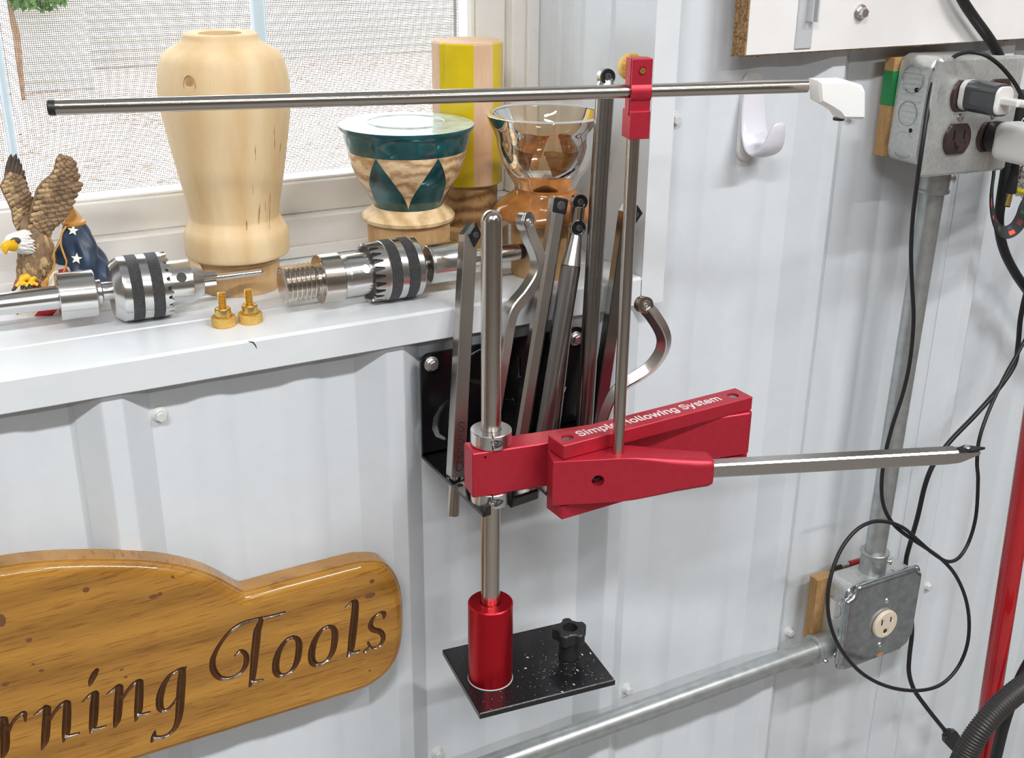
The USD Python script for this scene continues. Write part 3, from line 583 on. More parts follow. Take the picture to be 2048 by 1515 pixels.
# ================================================================= the rack on the wall and its bars
rack = thing('tool_rack', 'black steel wall rack with swoosh cutouts holding the turning bars', 'tool rack', (.44, -.0225, 1.0502))
yb_ = -.0225
outl = Polygon([(.3600, 1.0525), (.5240, 1.0525), (.5240, 1.1475), (.3600, 1.1475)]).buffer(-.009).buffer(.009, 8).union(sbox(.3600, 1.0525, .5240, 1.08))
def px_poly(p): return Polygon(p).buffer(0)
cuts = [np.array(q) for q in (
  [(0.3855, 1.1028), (0.3768, 1.0969), (0.3709, 1.0877), (0.3693, 1.077), (0.373, 1.0685), (0.383, 1.0625), (0.3831, 1.0654), (0.3769, 1.0706), (0.3751, 1.0787), (0.3776, 1.0887), (0.382, 1.0964), (0.3864, 1.0998)],
  [(0.4034, 1.1159), (0.4151, 1.11), (0.4309, 1.0993), (0.4309, 1.1036), (0.4171, 1.1143), (0.4054, 1.1175)],
  [(0.4055, 1.1403), (0.4151, 1.1438), (0.4234, 1.1437), (0.4234, 1.1419), (0.4161, 1.1413), (0.4084, 1.1384)],
  [(0.4527, 1.1288), (0.4567, 1.129), (0.457, 1.1108), (0.4591, 1.108), (0.452, 1.1088), (0.4539, 1.1113), (0.4543, 1.1257)],
  [(0.438, 1.0882), (0.441, 1.092), (0.4451, 1.0912), (0.4471, 1.0874), (0.4451, 1.0897), (0.4415, 1.0904)],
  [(0.4461, 1.0895), (0.4491, 1.0914), (0.4522, 1.0898), (0.4523, 1.0824), (0.4507, 1.0827), (0.4502, 1.0882), (0.4476, 1.0887)],
  [(0.5007, 1.0874), (0.5037, 1.0918), (0.5069, 1.0917), (0.5055, 1.0859), (0.5024, 1.0825)])]
for c in cuts: outl = outl.difference(px_poly(c))
part(rack, 'back_plate', mv(prism(outl, .003), frame((0, -.0195, 0), (1, 0, 0), y=up)), 'black_powder_coat', 20)
SB = [(0.3686, -0.0705, 1.0535,), (0.4033, -0.06, 1.0535,), (0.4293, -0.067, 1.0535,),
      (0.4758, -0.0465, 1.0535,), (0.4476, -0.075, 1.0535,), (0.4989, -0.064, 1.0535,),
      (0.5205, -0.05, 1.0535,), (0.4988, -0.083, 1.0535,)]
sh = Polygon([(.3600, -.0195), (.5240, -.0195), (.5240, -.1150), (.3605, -.1385)])
for q in SB: sh = sh.difference(Point(q[0], q[1]).buffer(.0078, 8))
for q in ((.3655, -.0865), (.500, -.095)): sh = sh.difference(Point(*q).buffer(.0028, 8))
# slots open to the front: one carries the rig's post
slot = lambda x, w, y: unary_union([Point(x, y).buffer(w, 12), sbox(x - w, -.2, x + w, y)])
sh = sh.difference(slot(PXY[0] + .0004, .0096, PXY[1])).difference(slot(.4190, .0040, -.118)).difference(slot(.4700, .0070, -.100))
part(rack, 'shelf', prism(sh, .0028, trimesh.transformations.translation_matrix((0, 0, 1.0502))), 'black_powder_coat', 20)
part(rack, 'bend', [bar_box(.3600, .5240, -.0225, -.0195, 1.0502, 1.0560, .0004)], 'black_powder_coat')
for xa, xb, yy, lean in ((.3606, .3682, -.1385, .1), (.3875, .4148, -.1348, .1), (.4232, .4615, -.1297, .1), (.4780, .5235, -.1219, .1)):
    part(rack, 'lip', mv(bprism([(0, 0), (xb - xa, 0), (xb - xa - .002, .0105), (.002, .0105)], .0028, .0005), frame((xa, yy + .0028, 1.0502), (1, .143, 0), y=(0, -.35, 1))), 'black_powder_coat')
for p in ((0.3695, -0.0225, 1.1384,), (0.5122, -0.0225, 1.1378,)): part(rack, 'bolt', hexhead((p[0], -.0225, p[2]), (.03, -1, 0), .0078, .0042, .0068, .0014, .0060), 'zinc_screw', label='zinc hex bolt in the corner of the rack')

ZSH = 1.0530
def round_cutter(T, n, r=.0062, t=.0045, head='steel_bright', bar=None, dish=True, cap=None):
    """A round insert on a disc-shaped seat: n points out of the cutting face."""
    F = zframe(T, n)
    part(bar, 'cutter_seat', lathe(sharp([(0, -t * 1.6), (r, -t * 1.6), (r, 0), (0, 0)], .0006), 40, F), head)
    c = part(bar, 'cutter_insert', lathe(sharp([(r * .99, 0), (r * .99, .0016), (r * .55, .0016), (r * .52, .0010), (0, .0010)], .0003) if cap else [(r * .96, 0), (r * .99, .0006), (r * .93, .0020), (r * .70, .0017), (r * .55, .0008), (0, .0008)], 40, F), cap or 'carbide')
    if cap: part(bar, 'cutter_screw', mv(sub(lathe(sharp([(0, 0), (r * .34, 0), (r * .30, .0012), (0, .0012)], .0002), 24), cyl((0, 0, .0004), (0, 0, .003), r * .16, 6)), F @ trimesh.transformations.translation_matrix((0, 0, .0009))), 'zinc_screw')
    else: part(bar, 'cutter_screw', mv(sub(lathe(sharp([(0, 0), (r * .48, 0), (r * .42, .0014), (0, .0014)], .0002), 24), cyl((0, 0, .0006), (0, 0, .003), r * .2, 6)), F @ trimesh.transformations.translation_matrix((0, 0, .0007))), 'zinc_screw' if cap else 'engraved_dark')
def turning_bar(T, B, label, sec, mt, face=(-.12, -.99, 0), stub=.0052, short=0.0, name='boring_bar', tip_inset=0.0):
    """A straight bar from shelf point B up to T; sec is the cross-section polygon, its +y side turned to 'face'."""
    T, B = V(T), V(B); ax = (T - B) / np.linalg.norm(T - B); B0 = B + ax * ((ZSH + .0006 - B[2]) / ax[2])
    y = V(face) - ax * np.dot(face, ax); y /= np.linalg.norm(y); x = np.cross(y, ax); L = np.linalg.norm(T - B0) - tip_inset
    F = np.eye(4); F[:3, 0], F[:3, 1], F[:3, 2], F[:3, 3] = x, y, ax, B0
    t = thing(name, label, 'turning tool', B0, 'boring bars standing in the black rack')
    part(t, 'shank', bprism(sec, L, .0006, F), mt, 30)
    part(t, 'tenon', mv(cyl((0, 0, -.034), (0, 0, .001), stub, 28, .0005), F), 'steel_turned')
    return t, F, L
def ngon(r, n, a0=0): return [(r * math.cos(a0 + 2 * math.pi * k / n), r * math.sin(a0 + 2 * math.pi * k / n)) for k in range(n)]
TA, BA = [(0.4067, -0.0203, 1.2523), (0.3686, -0.0705, 1.0535)]
t, F, L = turning_bar(TA, BA, 'square steel bar stamped S55D with diamond cutter, leftmost in the rack', sqbar(1, .0122, .0006), 'steel_ground', (-.05, -.99, 0), tip_inset=.0115); L += .0115
FRONT = lambda u, d, z: F @ frame((-u, d, z), (-1, 0, 0), y=(0, 0, 1))      # on the bar's front face: u to the right, z along the bar
for s, z in (('S', .0385), ('5', .0275), ('5', .0165), ('D', .0050)): part(t, 'stamped_letter', text(s, .0086, .0003, FRONT(-.0034, .0059, z)), 'black_gap', False)
part(t, 'bevel_tip', bprism([(-.0061, -.0125), (.0061, -.0125), (.0061, -.0040), (.0014, .0042), (-.0061, -.0060)], .0122, .0006, FRONT(0, -.0061, L)), 'steel_bright', 20)
part(t, 'cutter_insert', bprism([(-.0055, 0), (0, -.0098), (.0058, .0006), (.0004, .0098)], .0030, .0005, FRONT(.0030, .0055, L - .0060)), 'carbide', 20)
part(t, 'cutter_screw', mv(screwhead((-.0030, .0083, L - .0060), (0, 1, 0), .0027, .0010), F), 'engraved_dark')

SN = [(0.458, -0.0271, 1.2489), (0.4601, -0.0284, 1.2408), (0.465, -0.0305, 1.2286), (0.467, -0.0323, 1.2178), (0.4638, -0.0341, 1.207), (0.4529, -0.0363, 1.1942), (0.44, -0.0382, 1.183), (0.4336, -0.0403, 1.1703), (0.4286, -0.0434, 1.152), (0.4223, -0.0473, 1.129)]
SNB = (0.4033, -0.06, 1.0535)
def swept(label, P, w, mt, up_, head_r, head_n, cap, seat):
    P = spline(P, 8); B0 = P[-1] * 1.0
    d = (P[-1] - P[-9]) / np.linalg.norm(P[-1] - P[-9]); k = (ZSH + .0006 - P[-1][2]) / d[2]; P = np.vstack([P, P[-1] + d * np.linspace(.2, 1, 5)[:, None] * k])
    t = thing('boring_bar', label, 'turning tool', P[-1], 'boring bars standing in the black rack')
    part(t, 'shank', tube(P, w / 2, shape=[(a * 2 / w, b * 2 / w) for a, b in sqbar(1, w, w * .09)], up=up_), mt, 30)
    part(t, 'tenon', cyl(P[-1] - d * -.030, P[-1], .0050, 24, .0005), 'steel_turned')
    round_cutter(P[0] + V(head_n) * .003 + (P[0] - P[4]) / np.linalg.norm(P[0] - P[4]) * head_r * .55, head_n, head_r, .0046, seat, t, cap=cap); return t
swept('gooseneck steel bar with S bend and round head, just right of the dome-topped post', SN, .0108, 'steel_bright', (.9, .2, 0), .0084, V(.42, -.90, .12), 'steel_bright', 'steel_bright')

TC, BC = [(0.488, -0.0251, 1.257), (0.4291, -0.067, 1.0535)]
t, F, L = turning_bar(TC, BC, 'grooved steel bar with square black cutter at its tip', sqbar(1, .0128, .0026), 'steel_ground', (-.12, -.99, 0))
part(t, 'cutter_seat', mv(rbox(.0136, .0105, .0140, .0012, (0, -.0010, L + .0055)), F), 'steel_bright')
part(t, 'cutter_insert', mv(rbox(.0132, .0030, .0132, .0012, (0, .0052, L + .0060)), F), 'carbide', 20)
part(t, 'cutter_screw', mv(screwhead((0, .0066, L + .0060), (0, 1, 0), .0040, .0010), F), 'engraved_dark')
TD, BD = [(0.5081, -0.0271, 1.261), (0.4761, -0.0465, 1.0535)]
t, F, L = turning_bar(TD, BD, 'steel bar with round cutter, half hidden behind the square-cutter bar', ngon(.0066, 20), 'steel_turned', (-.12, -.99, 0))
round_cutter((F @ V(0, .0030, L + .0038, 1))[:3], F[:3, 1], .0068, .0046, 'steel_bright', t)
TE, BE = [(0.5026, -0.0349, 1.2415), (0.4477, -0.075, 1.0535)]
t, F, L = turning_bar(TE, BE, 'fluted grey bar with bright tapered neck and small round cutter, in front', ngon(.0088, 12, .26), 'steel_dark', (-.12, -.99, 0), tip_inset=.030)
part(t, 'tapered_neck', mv(lathe([(.0086, L), (.0084, L + .001), (.0056, L + .024), (.0050, L + .0275), (0, L + .0275)], 40), F), 'steel_bright')
round_cutter((F @ V(.0004, .0034, L + .0325, 1))[:3], F[:3, 1], .0066, .0046, 'steel_bright', t)
TF, BF = [(0.5239, -0.0385, 1.3626), (0.499, -0.064, 1.0535)]
t, F, L = turning_bar(TF, BF, 'tallest thick round steel bar with round cutter, crossing the laser rod', ngon(.00775, 40), 'steel_dark', (-.12, -.99, 0))
part(t, 'nose', mv(lathe([(.0076, L), (.0066, L + .0030), (.0054, L + .0055), (0, L + .0055)], 40), F), 'steel_bright')
round_cutter((F @ V(.0006, .0040, L + .0075, 1))[:3], F[:3, 1], .0066, .0048, 'steel_bright', t)
TG, BG = [(0.5565, -0.0307, 1.2521), (0.5205, -0.05, 1.0535)]
t, F, L = turning_bar(TG, BG, 'dark square bar with diamond cutter facing right, half hidden by red rig upright', sqbar(1, .0118, .0008), 'steel_dark', (-.15, -.98, 0))
part(t, 'bevel_tip', bprism([(-.0058, -.001), (.0058, -.001), (.0052, .0036), (-.0030, .0058)], .0112, .0005, FRONT(0, -.0058, L)), 'steel_bright', 20)
part(t, 'cutter_insert', bprism([(-.0050, -.0010), (.0015, -.0090), (.0076, .0020), (.0016, .0085)], .0032, .0005, FRONT(.0040, .0050, L - .0020)), 'carbide', 20)
part(t, 'cutter_screw', mv(screwhead((-.0052, .0080, L - .0020), (0, 1, 0), .0026, .0010), F), 'engraved_dark')
HK = [(0.5213, -0.1182, 1.1946), (0.5265, -0.1205, 1.1878), (0.5339, -0.1227, 1.1758), (0.5378, -0.1226, 1.1647), (0.5369, -0.1203, 1.1529), (0.53, -0.1171, 1.1413), (0.5195, -0.1131, 1.1327), (0.5107, -0.1089, 1.1262), (0.5025, -0.1062, 1.1174), (0.4976, -0.1043, 1.1054), (0.4948, -0.1027, 1.0923)]
swept('hooked steel bar with round head curving out to the right of the rack', HK, .0098, 'steel_bright', (.5, -.8, 0), .0070, V(-.12, -.97, .2), 'steel_turned', 'steel_turned')

# ================================================================= turned wood on the sill
def spun(c, rows, n=96): return lathe([(r, z) for r, z in rows], n, trimesh.transformations.translation_matrix((c[0], c[1], 0)))
def strip(c, rows, s0, s1, th, off=0.0):
    """Patch of a lathe surface: at each angle in th the profile runs from parameter s0 to s1 (0..1 along its length)."""
    P = np.array(rows, float); L = np.concatenate([[0], np.cumsum(np.linalg.norm(np.diff(P, axis=0), axis=1))]); L /= L[-1]; k = 26; v = []
    for a, u0, u1 in zip(th, s0, s1):
        u = np.linspace(u0, max(u1, u0 + 1e-5), k); r = np.interp(u, L, P[:, 0]) + off; z = np.interp(u, L, P[:, 1])
        v.append(np.stack([c[0] + r * math.cos(a), c[1] + r * math.sin(a), z], 1))
    v = np.vstack(v); n = len(th); i, j = np.meshgrid(np.arange(n - 1), np.arange(k - 1), indexing='ij')
    f = np.stack([i * k + j, i * k + j + 1, (i + 1) * k + j + 1, (i + 1) * k + j], -1).reshape(-1, 4); return v, f
def at_z(rows, z):
    P = np.array(rows, float); L = np.concatenate([[0], np.cumsum(np.linalg.norm(np.diff(P, axis=0), axis=1))]); L /= L[-1]
    return float(np.interp(-z, -P[:, 1], L)) if P[0, 1] > P[-1, 1] else float(np.interp(z, P[:, 1], L))
# ---- tall pale vase
VC = (0.2471, 0.1108)
vr = [(0.0298, 1.401), (0.0302, 1.3998), (0.0317, 1.3963), (0.0375, 1.392), (0.0436, 1.3888), (0.0482, 1.3841), (0.0506, 1.3781), (0.0522, 1.3709), (0.0531, 1.3641), (0.0536, 1.3568), (0.0533, 1.3459), (0.0517, 1.3327), (0.0476, 1.3077), (0.043, 1.2827), (0.0392, 1.2636), (0.0379, 1.2527), (0.0386, 1.2487), (0.041, 1.2439), (0.0432, 1.2399), (0.0444, 1.235), (0.0447, 1.2283), (0.0444, 1.2193)]
vr = [r for r in spline(vr, 4)]; vb = vr[-1][1]; zt_ = vr[0][1]
vase = thing('vase', 'tall pale unfinished wooden vase with wide shoulders and small mouth on the sill', 'vase', (*VC, ZS))
inner = [(.0175, zt_ + .0004), (.0168, zt_ - .006), (.030, zt_ - .020), (.044, zt_ - .045), (.040, zt_ - .12)]
part(vase, 'body', spun(VC, [(.001, zt_ - .121)] + inner[::-1] + [(vr[0][0] - .003, zt_ + .0014), (vr[0][0] - .0008, zt_ + .0008)] + vr + [(vr[-1][0] - .001, vb - .0012), (.030, vb - .0012)]), 'poplar', 40)
part(vase, 'waste_block', spun(VC, sharp([(.0368, vb - .001), (.0368, ZS + .027), (.0362, ZS + .0262), (.0348, ZS + .0255), (.0342, ZS), (0, ZS)], .0005)[::1]), 'fir_block', 30)
def on_surface(c, rows, px_xy, s):
    pass
kn = (0.2339, 0.1775, 1.3518)
dirv = V(kn) - V(0, -.8555, 1.5); cam_o = V(0, -.8555, 1.5)
for tt in np.linspace(.85, 1.15, 600):
    q = cam_o + dirv * tt; rr_ = np.hypot(q[0] - VC[0], q[1] - VC[1]); zz2 = np.array(vr)
    if rr_ < np.interp(-q[2], -zz2[:, 1], zz2[:, 0]): break
nrm = V(q[0] - VC[0], q[1] - VC[1], 0); nrm /= np.linalg.norm(nrm); FK = zframe(q, nrm, (0, 0, 1))
part(vase, 'knot', mv(cat([ellip((0, 0, -.0003), (.0058, .0040, .0006)), tube([V(.0075 * math.cos(a), .0052 * math.sin(a), -.0001) for a in np.linspace(0, 2 * math.pi, 24, endpoint=False)], .0005, 5, True)]), FK), 'fir_block', label='small brown knot')
def on_vase(d):
    """Where the ray from the photographer's eye along d meets the vase."""
    zr_ = np.array(vr)
    for k in np.linspace(.8, 1.2, 900):
        q = cam_o + V(d) * k
        if np.hypot(q[0] - VC[0], q[1] - VC[1]) < np.interp(-q[2], -zr_[:, 1], zr_[:, 0]) + .0001: return q
for a, b in [((0.2913, 1.0049, -0.1424), (0.2826, 0.9866, -0.1915),), ((0.2902, 1.0134, -0.1256), (0.2895, 1.0092, -0.1352),), ((0.2952, 1.0021, -0.144), (0.2879, 0.9856, -0.1874),), ((0.2929, 0.9868, -0.1793), (0.2899, 0.9789, -0.1994),), ((0.2956, 0.9787, -0.1933), (0.293, 0.9764, -0.2014),), ((0.2748, 0.9682, -0.2397), (0.2733, 0.9643, -0.2497),), ((0.2678, 0.9785, -0.2257), (0.2665, 0.9741, -0.2366),), ((0.2753, 0.9886, -0.1956), (0.2731, 0.9823, -0.2116),), ((0.2805, 0.9689, -0.2316), (0.2734, 0.9577, -0.2638),), ((0.2576, 0.9698, -0.2559), (0.2563, 0.9664, -0.2648),), ((0.2706, 0.9695, -0.2418), (0.266, 0.9634, -0.2599),)]:
    p_, q_ = on_vase(a), on_vase(b)
    if p_ is None or q_ is None: continue
    part(vase, 'crack', tube([p_ + (q_ - p_) * s + V(VC[0] - p_[0], VC[1] - p_[1], 0) * -.0 for s in np.linspace(0, 1, 7)], [.00005, .00022, .0003, .00024, .0003, .0002, .00005], 5), 'walnutish', False)
# ---- teal and wood bowl, sealed top
TC_ = V(.3990, .0880)
tr = [(0.0598, 1.3213), (0.0601, 1.3193), (0.0592, 1.3176), (0.0575, 1.3149), (0.0563, 1.311), (0.0554, 1.307), (0.0544, 1.3035), (0.053, 1.2995), (0.052, 1.2942), (0.0505, 1.2884), (0.0486, 1.283), (0.0465, 1.2776), (0.0437, 1.2722), (0.0404, 1.2672), (0.0373, 1.2618), (0.0345, 1.2563), (0.0323, 1.2526), (0.0312, 1.2494)]
tr = spline(tr, 5); bowl = thing('resin_bowl', 'round bowl of teal resin with wooden petals and a sealed teal top', 'bowl', (*TC_, ZS))
fwd = math.atan2(-.8555 - TC_[1], 0 - TC_[0]); th = np.linspace(0, 2 * np.pi, 361) + fwd
ub = at_z(tr, 1.2995); zz3 = np.abs(((np.linspace(0, 2 * np.pi, 361) / (np.pi / 3) + .5) % 1) - .5) * 2      # 0 at a petal's tip, 1 where two petals meet
sv = .965 - (.965 - ub) * zz3 ** .8
part(bowl, 'rim_band', [strip(TC_, tr, [0] * 361, [ub] * 361, th)], 'teal_resin', 40)
for k in range(6):
    sl = slice(k * 60 + 30, k * 60 + 91) if k < 5 else None; idx = np.arange(k * 60 + 30, k * 60 + 91) % 360
    part(bowl, 'wood_petal', strip(TC_, tr, [ub] * 61, sv[idx], th[idx] + 0), 'spalted', 40)
part(bowl, 'lower_band', [strip(TC_, tr, sv, [1] * 361, th)], 'teal_resin', 40)
R0, zr0 = tr[0]
part(bowl, 'sealed_top', spun(TC_, [(0, zr0 + .0015), (.0330, zr0 + .0015), (.0338, zr0 + .0022), (.0346, zr0 + .0012), (R0 - .002, zr0 + .0006), (R0, zr0)][::-1]), 'teal_top', 30)
zf = tr[-1][1]; r1 = 0.0421
part(bowl, 'flange', spun(TC_, [(tr[-1][0] - .001, zf + .001), (r1 * .82, zf - .0028), (r1 * .96, zf - .0070), (r1, zf - .0095), (r1 * .985, zf - .0125), (r1 * .90, zf - .0145), (.01, zf - .0145)]), 'maple_flange', 40)
part(bowl, 'waste_block', spun(TC_, sharp([(r1 * .89, zf - .0140), (r1 * .89, zf - .0300), (r1 * .882, zf - .0305), (r1 * .882, ZS), (0, ZS)], .0005)), 'fir_block', 30)
# ---- yellow resin cylinder
YC = V(.4815, .1335)
yr = [(0.033, 1.3837), (0.0338, 1.2532)]; yd = [(0.0282, 1.2341), (0.0392, 1.2137)]
blank = thing('resin_blank', 'yellow resin and wood striped cylinder turned on a wooden stub', 'turning blank', (*YC, ZS))
r0_, zt2 = yr[0]; zb2 = yr[1][1]; rd, rf, zfl = yd[0][0], yd[1][0], yd[1][1]; fw = math.atan2(-.8555 - YC[1], -YC[0]); ringr = sharp([(0, zt2), (r0_, zt2), (r0_, zb2), (0, zb2)], .0012)
for a, b, m_, nm in ((-51, 9.5, 'yellow_resin', 'resin_stripe'), (9.5, 44, 'pink_wood', 'wood_stripe'), (44, 71, 'yellow_resin', 'resin_stripe'), (71, 150, 'pink_wood', 'wood_stripe'), (150, 230, 'yellow_resin', 'resin_stripe'), (230, 309, 'pink_wood', 'wood_stripe')):
    part(blank, nm, mv(lathe(ringr[1:-1], 40, None, fw + math.radians(a), fw + math.radians(b)), V(*YC, 0)), m_, 30)
part(blank, 'end_grain', mv(lathe([(0, zt2 + .0003), (r0_ - .0013, zt2 + .0002), (r0_ - .0010, zt2)][::-1], 64), V(*YC, 0)), 'pink_wood')
part(blank, 'stub', spun(YC, [(rd, zb2 + .0005), (rd, zfl - .001), (.01, zfl - .001)]), 'walnutish', 30)
part(blank, 'waste_block', spun(YC, sharp([(0, zfl), (rf, zfl), (rf, ZS), (0, ZS)], .0012)), 'fir_block', 30)
# ---- clear amber bowl with wooden shards
AC = V(.5085, .0300)
ar = [(0.0539, 1.3313), (0.0537, 1.33), (0.051, 1.3226), (0.0481, 1.3165), (0.046, 1.3108), (0.0449, 1.3055), (0.0439, 1.3002), (0.0422, 1.2935), (0.0397, 1.2868), (0.0364, 1.281), (0.0331, 1.2765), (0.0298, 1.2711), (0.0278, 1.267)]
af_ = [(0.0278, 1.267), (0.0288, 1.2629), (0.0356, 1.2574), (0.0415, 1.2528), (0.0448, 1.2492), (0.0471, 1.2446), (0.0467, 1.2422), (0.0454, 1.2399)]
ar = spline(ar, 5); af_ = spline(af_, 4); amber = thing('amber_bowl', 'clear amber resin bowl with wooden shards and a flared foot at right end of sill', 'bowl', (*AC, ZS))
rin = [(max(r - .0062, .001), z - (.0006 if k == 0 else 0)) for k, (r, z) in enumerate(ar)][:-8]
part(amber, 'bowl_wall', spun(AC, [(0, rin[-1][1] - .004)] + [(q[0], q[1]) for q in rin[::-1]] + [(ar[0][0] - .003, ar[0][1] + .0012)] + list(map(tuple, ar)) + [(0, ar[-1][1])]), 'clear_resin', 60)
fa = math.atan2(-.8555 - AC[1], -AC[0]); zc_ = 1.3046; u0 = at_z(ar, zc_)
for k in range(6):
    c0 = fa + math.radians(-39 + 60 * k); ths = np.linspace(c0 - math.radians(24), c0 + math.radians(24), 33); tt_ = np.abs(np.linspace(-1, 1, 33)); hi = u0 + (.97 - u0) * (1 - tt_ ** 1.15); lo = [u0 + .02 * math.sin(7 * a) for a in ths]
    part(amber, 'wood_shard', [strip(AC, ar, lo, np.maximum(hi, u0 + .03), ths, -.0016), strip(AC, ar, lo, np.maximum(hi, u0 + .03), ths, -.0040)], 'burl_shard', 40)
part(amber, 'foot', spun(AC, [(0, af_[0][1])] + list(map(tuple, af_)) + [(.02, af_[-1][1] - .002)]), 'amber_foot', 50)
part(amber, 'waste_block', spun(AC, sharp([(.0310, af_[-1][1] - .001), (.0310, ZS + .03), (.0305, ZS + .0295), (.0305, ZS), (0, ZS)], .0006)), 'fir_block', 30)

# ================================================================= chucks and thumbscrews
def gear(T, s0, s1, r, n, mt, parent, name, side=1, r_in=None):
    """Ring whose outer surface ends in teeth at s1."""
    th = np.linspace(0, 2 * np.pi, n * 8 + 1); ph = (np.arange(n * 8 + 1) % 8) / 8; e = np.clip(np.abs(ph - .5) * 4 - .45, 0, 1); end = s1 - (s1 - s0) * .62 * (1 - e); v, f = [], []
    for a, q in zip(th, end):
        v += [(s0, r * math.cos(a), r * math.sin(a)), (q, r * math.cos(a), r * math.sin(a)), (q, (r - .0022) * math.cos(a), (r - .0022) * math.sin(a)), (s1 - (s1 - s0) * .7, (r - .0035) * math.cos(a), (r - .0035) * math.sin(a))]
    for i in range(n * 8):
        for j in range(3): f.append((i * 4 + j, i * 4 + j + 1, i * 4 + 5 + j, i * 4 + 4 + j))
    return part(parent, name, mv((np.array(v), np.array(f)), T), mt, 25)
C1, D1 = (.1539, .0617, 1.2134), (1, -.03, 0)
F1_ = frame(C1, D1, z=up)
q = [s for s, r in [(-0.063, 0), (-0.0353, 0), (-0.0304, 0), (-0.0243, 0), (-0.0217, 0), (-0.0159, 0), (-0.0105, 0), (-0.002, 0), (0.0055, 0), (0.0141, 0), (0.0212, 0), (0.0389, 0), (0.0482, 0), (0.0977, 0), (0.1003, 0)]]
t = thing('drill_chuck', 'keyed drill chuck holding a thin steel bit, on the sill left of the vase', 'drill chuck', (C1[0], C1[1], ZS))
part(t, 'taper', axial(sharp([(q[0] - .115, .0074), (q[0] + .001, .0093)], .0005), F1_), 'steel_lathe')
part(t, 'arbor_hub', axial(sharp([(q[0] - .0005, .012), (q[0], .0186), (q[1], .0188), (q[1] + .001, .010), (q[2], .0104), (q[2], .0074), (q[3] + .004, .0074)], .0006), F1_), 'steel_lathe', 30)
cb = part(t, 'chuck_sleeve', axial([(q[3] + .001, .0205), (q[4], .0222), (q[5] - .001, .0258), (q[5] + .0004, .0262), (q[6], .0262)], F1_), 'steel_lathe', 30)
def band(s0, s1, r, mt): return part(t, 'knurled_band' if 'knurl' in mt else 'smooth_band', axial(sharp([(s0, r - .004), (s0, r), (s1, r), (s1, r - .004)], .0004), F1_, 72), mt, 30)
band(q[6], q[7], .0264, 'black_knurl'); band(q[7], q[8], .0262, 'steel_lathe'); band(q[8], q[9], .0264, 'black_knurl')
gear(F1_, q[9], q[10], .0262, 22, 'steel_lathe', t, 'gear_ring'); part(t, 'gear_root', axial([(q[9] + .001, .0225), (q[10] - .0012, .0225), (q[10] - .0012, .016)], F1_), 'engraved_dark')
nose = man(axial(sharp([(q[9], .005), (q[9], .0181), (q[11], .0181), (q[12], .0128), (q[12], .004)], .0005), F1_, 64)); kh = F1_ @ rot((1, 0, 0), 34)
hole = mv(cyl((q[10] + .0085, -.03, 0), (q[10] + .0085, -.011, 0), .0040, 24), F1_ @ rot((1, 0, 0), -28))
part(t, 'chuck_nose', nose - man(hole) if nose.volume() > 0 else arr(nose), 'steel_lathe', 30)
part(t, 'key_hole', mv(lathe([(.0040, 0), (.0040, .004), (0, .004)], 24), F1_ @ rot((1, 0, 0), -28) @ zframe((q[10] + .0085, -.0172, 0), (0, 1, 0))), 'engraved_dark')
for k in range(3): part(t, 'jaw', mv(rbox(.016, .0052, .0040, .0008, (q[12] + .004, 0, .0047)), F1_ @ rot((1, 0, 0), 120 * k + 40)), 'steel_ground')
part(t, 'drill_shank', axial(sharp([(q[12] - .004, .0027), (q[13], .0027), (q[14], .0004)], .0002), F1_, 32), 'steel_lathe')

C2, D2 = (.3487, .0178, 1.2131), (1, .0, 0)
F2_ = frame(C2, D2, z=up)
q = [s for s, r in [(-0.0924, 0), (-0.0674, 0), (-0.064, 0), (-0.0432, 0), (-0.0414, 0), (-0.0193, 0), (-0.0094, 0), (-0.0058, 0), (0.0037, 0), (0.0102, 0), (0.0194, 0), (0.025, 0), (0.0282, 0), (0.0338, 0), (0.0371, 0), (0.0662, 0), (0.1256, 0), (0.1312, 0)]]
t = thing('drill_chuck', 'drill chuck with coarse threaded spindle end, lying before the teal bowl', 'drill chuck', (C2[0], C2[1], ZS))
thr = [(q[0], .0125), (q[0] + .0006, .0142)]; n_ = 6
for k in range(n_ * 8 + 1): thr.append((q[0] + .001 + (q[1] - q[0] - .001) * k / (n_ * 8), .0143 + .0011 * math.cos(2 * math.pi * k / 8)))
part(t, 'thread', axial(thr + [(q[2], .0128)], F2_, 64), 'steel_lathe_warm', 40)
part(t, 'collar', axial(sharp([(q[2] - .004, .0126), (q[2] + .003, .0128), (q[2] + .003, .0206), (q[3], .0206), (q[3], .012)], .0007), F2_, 64), 'steel_lathe_warm', 30)
nose = man(axial(sharp([(q[3], .004), (q[3] + .0005, .0160), (q[4] + .004, .0178), (q[6], .0178), (q[6], .004)], .0005), F2_, 64))
FHo = F2_ @ rot((1, 0, 0), -30); sh_ = (q[4] + q[5]) / 2 + .006
part(t, 'chuck_nose', nose - man(mv(cyl((sh_, -.03, 0), (sh_, -.0125, 0), .0038, 24), FHo)) if nose.volume() > 0 else arr(nose), 'steel_lathe', 30)
part(t, 'key_hole', mv(lathe([(.0038, 0), (.0038, .0034), (0, .0034)], 24), FHo @ zframe((sh_, -.0168, 0), (0, 1, 0))), 'steel_dark')
gear(F2_, q[7], q[5], .0250, 24, 'steel_ground', t, 'gear_ring'); part(t, 'gear_root', axial([(q[5] + .001, .017), (q[5] + .001, .0222), (q[7], .0246)], F2_), 'black_plastic')
part(t, 'chuck_sleeve', axial([(q[7] - .001, .0246), (q[7], .0256), (q[7] + .0008, .0258)], F2_), 'steel_lathe')
def band(s0, s1, r, mt): return part(t, 'knurled_band' if 'knurl' in mt else 'smooth_band', axial(sharp([(s0, r - .005), (s0, r), (s1, r), (s1, r - .005)], .0004), F2_, 72), mt, 30)
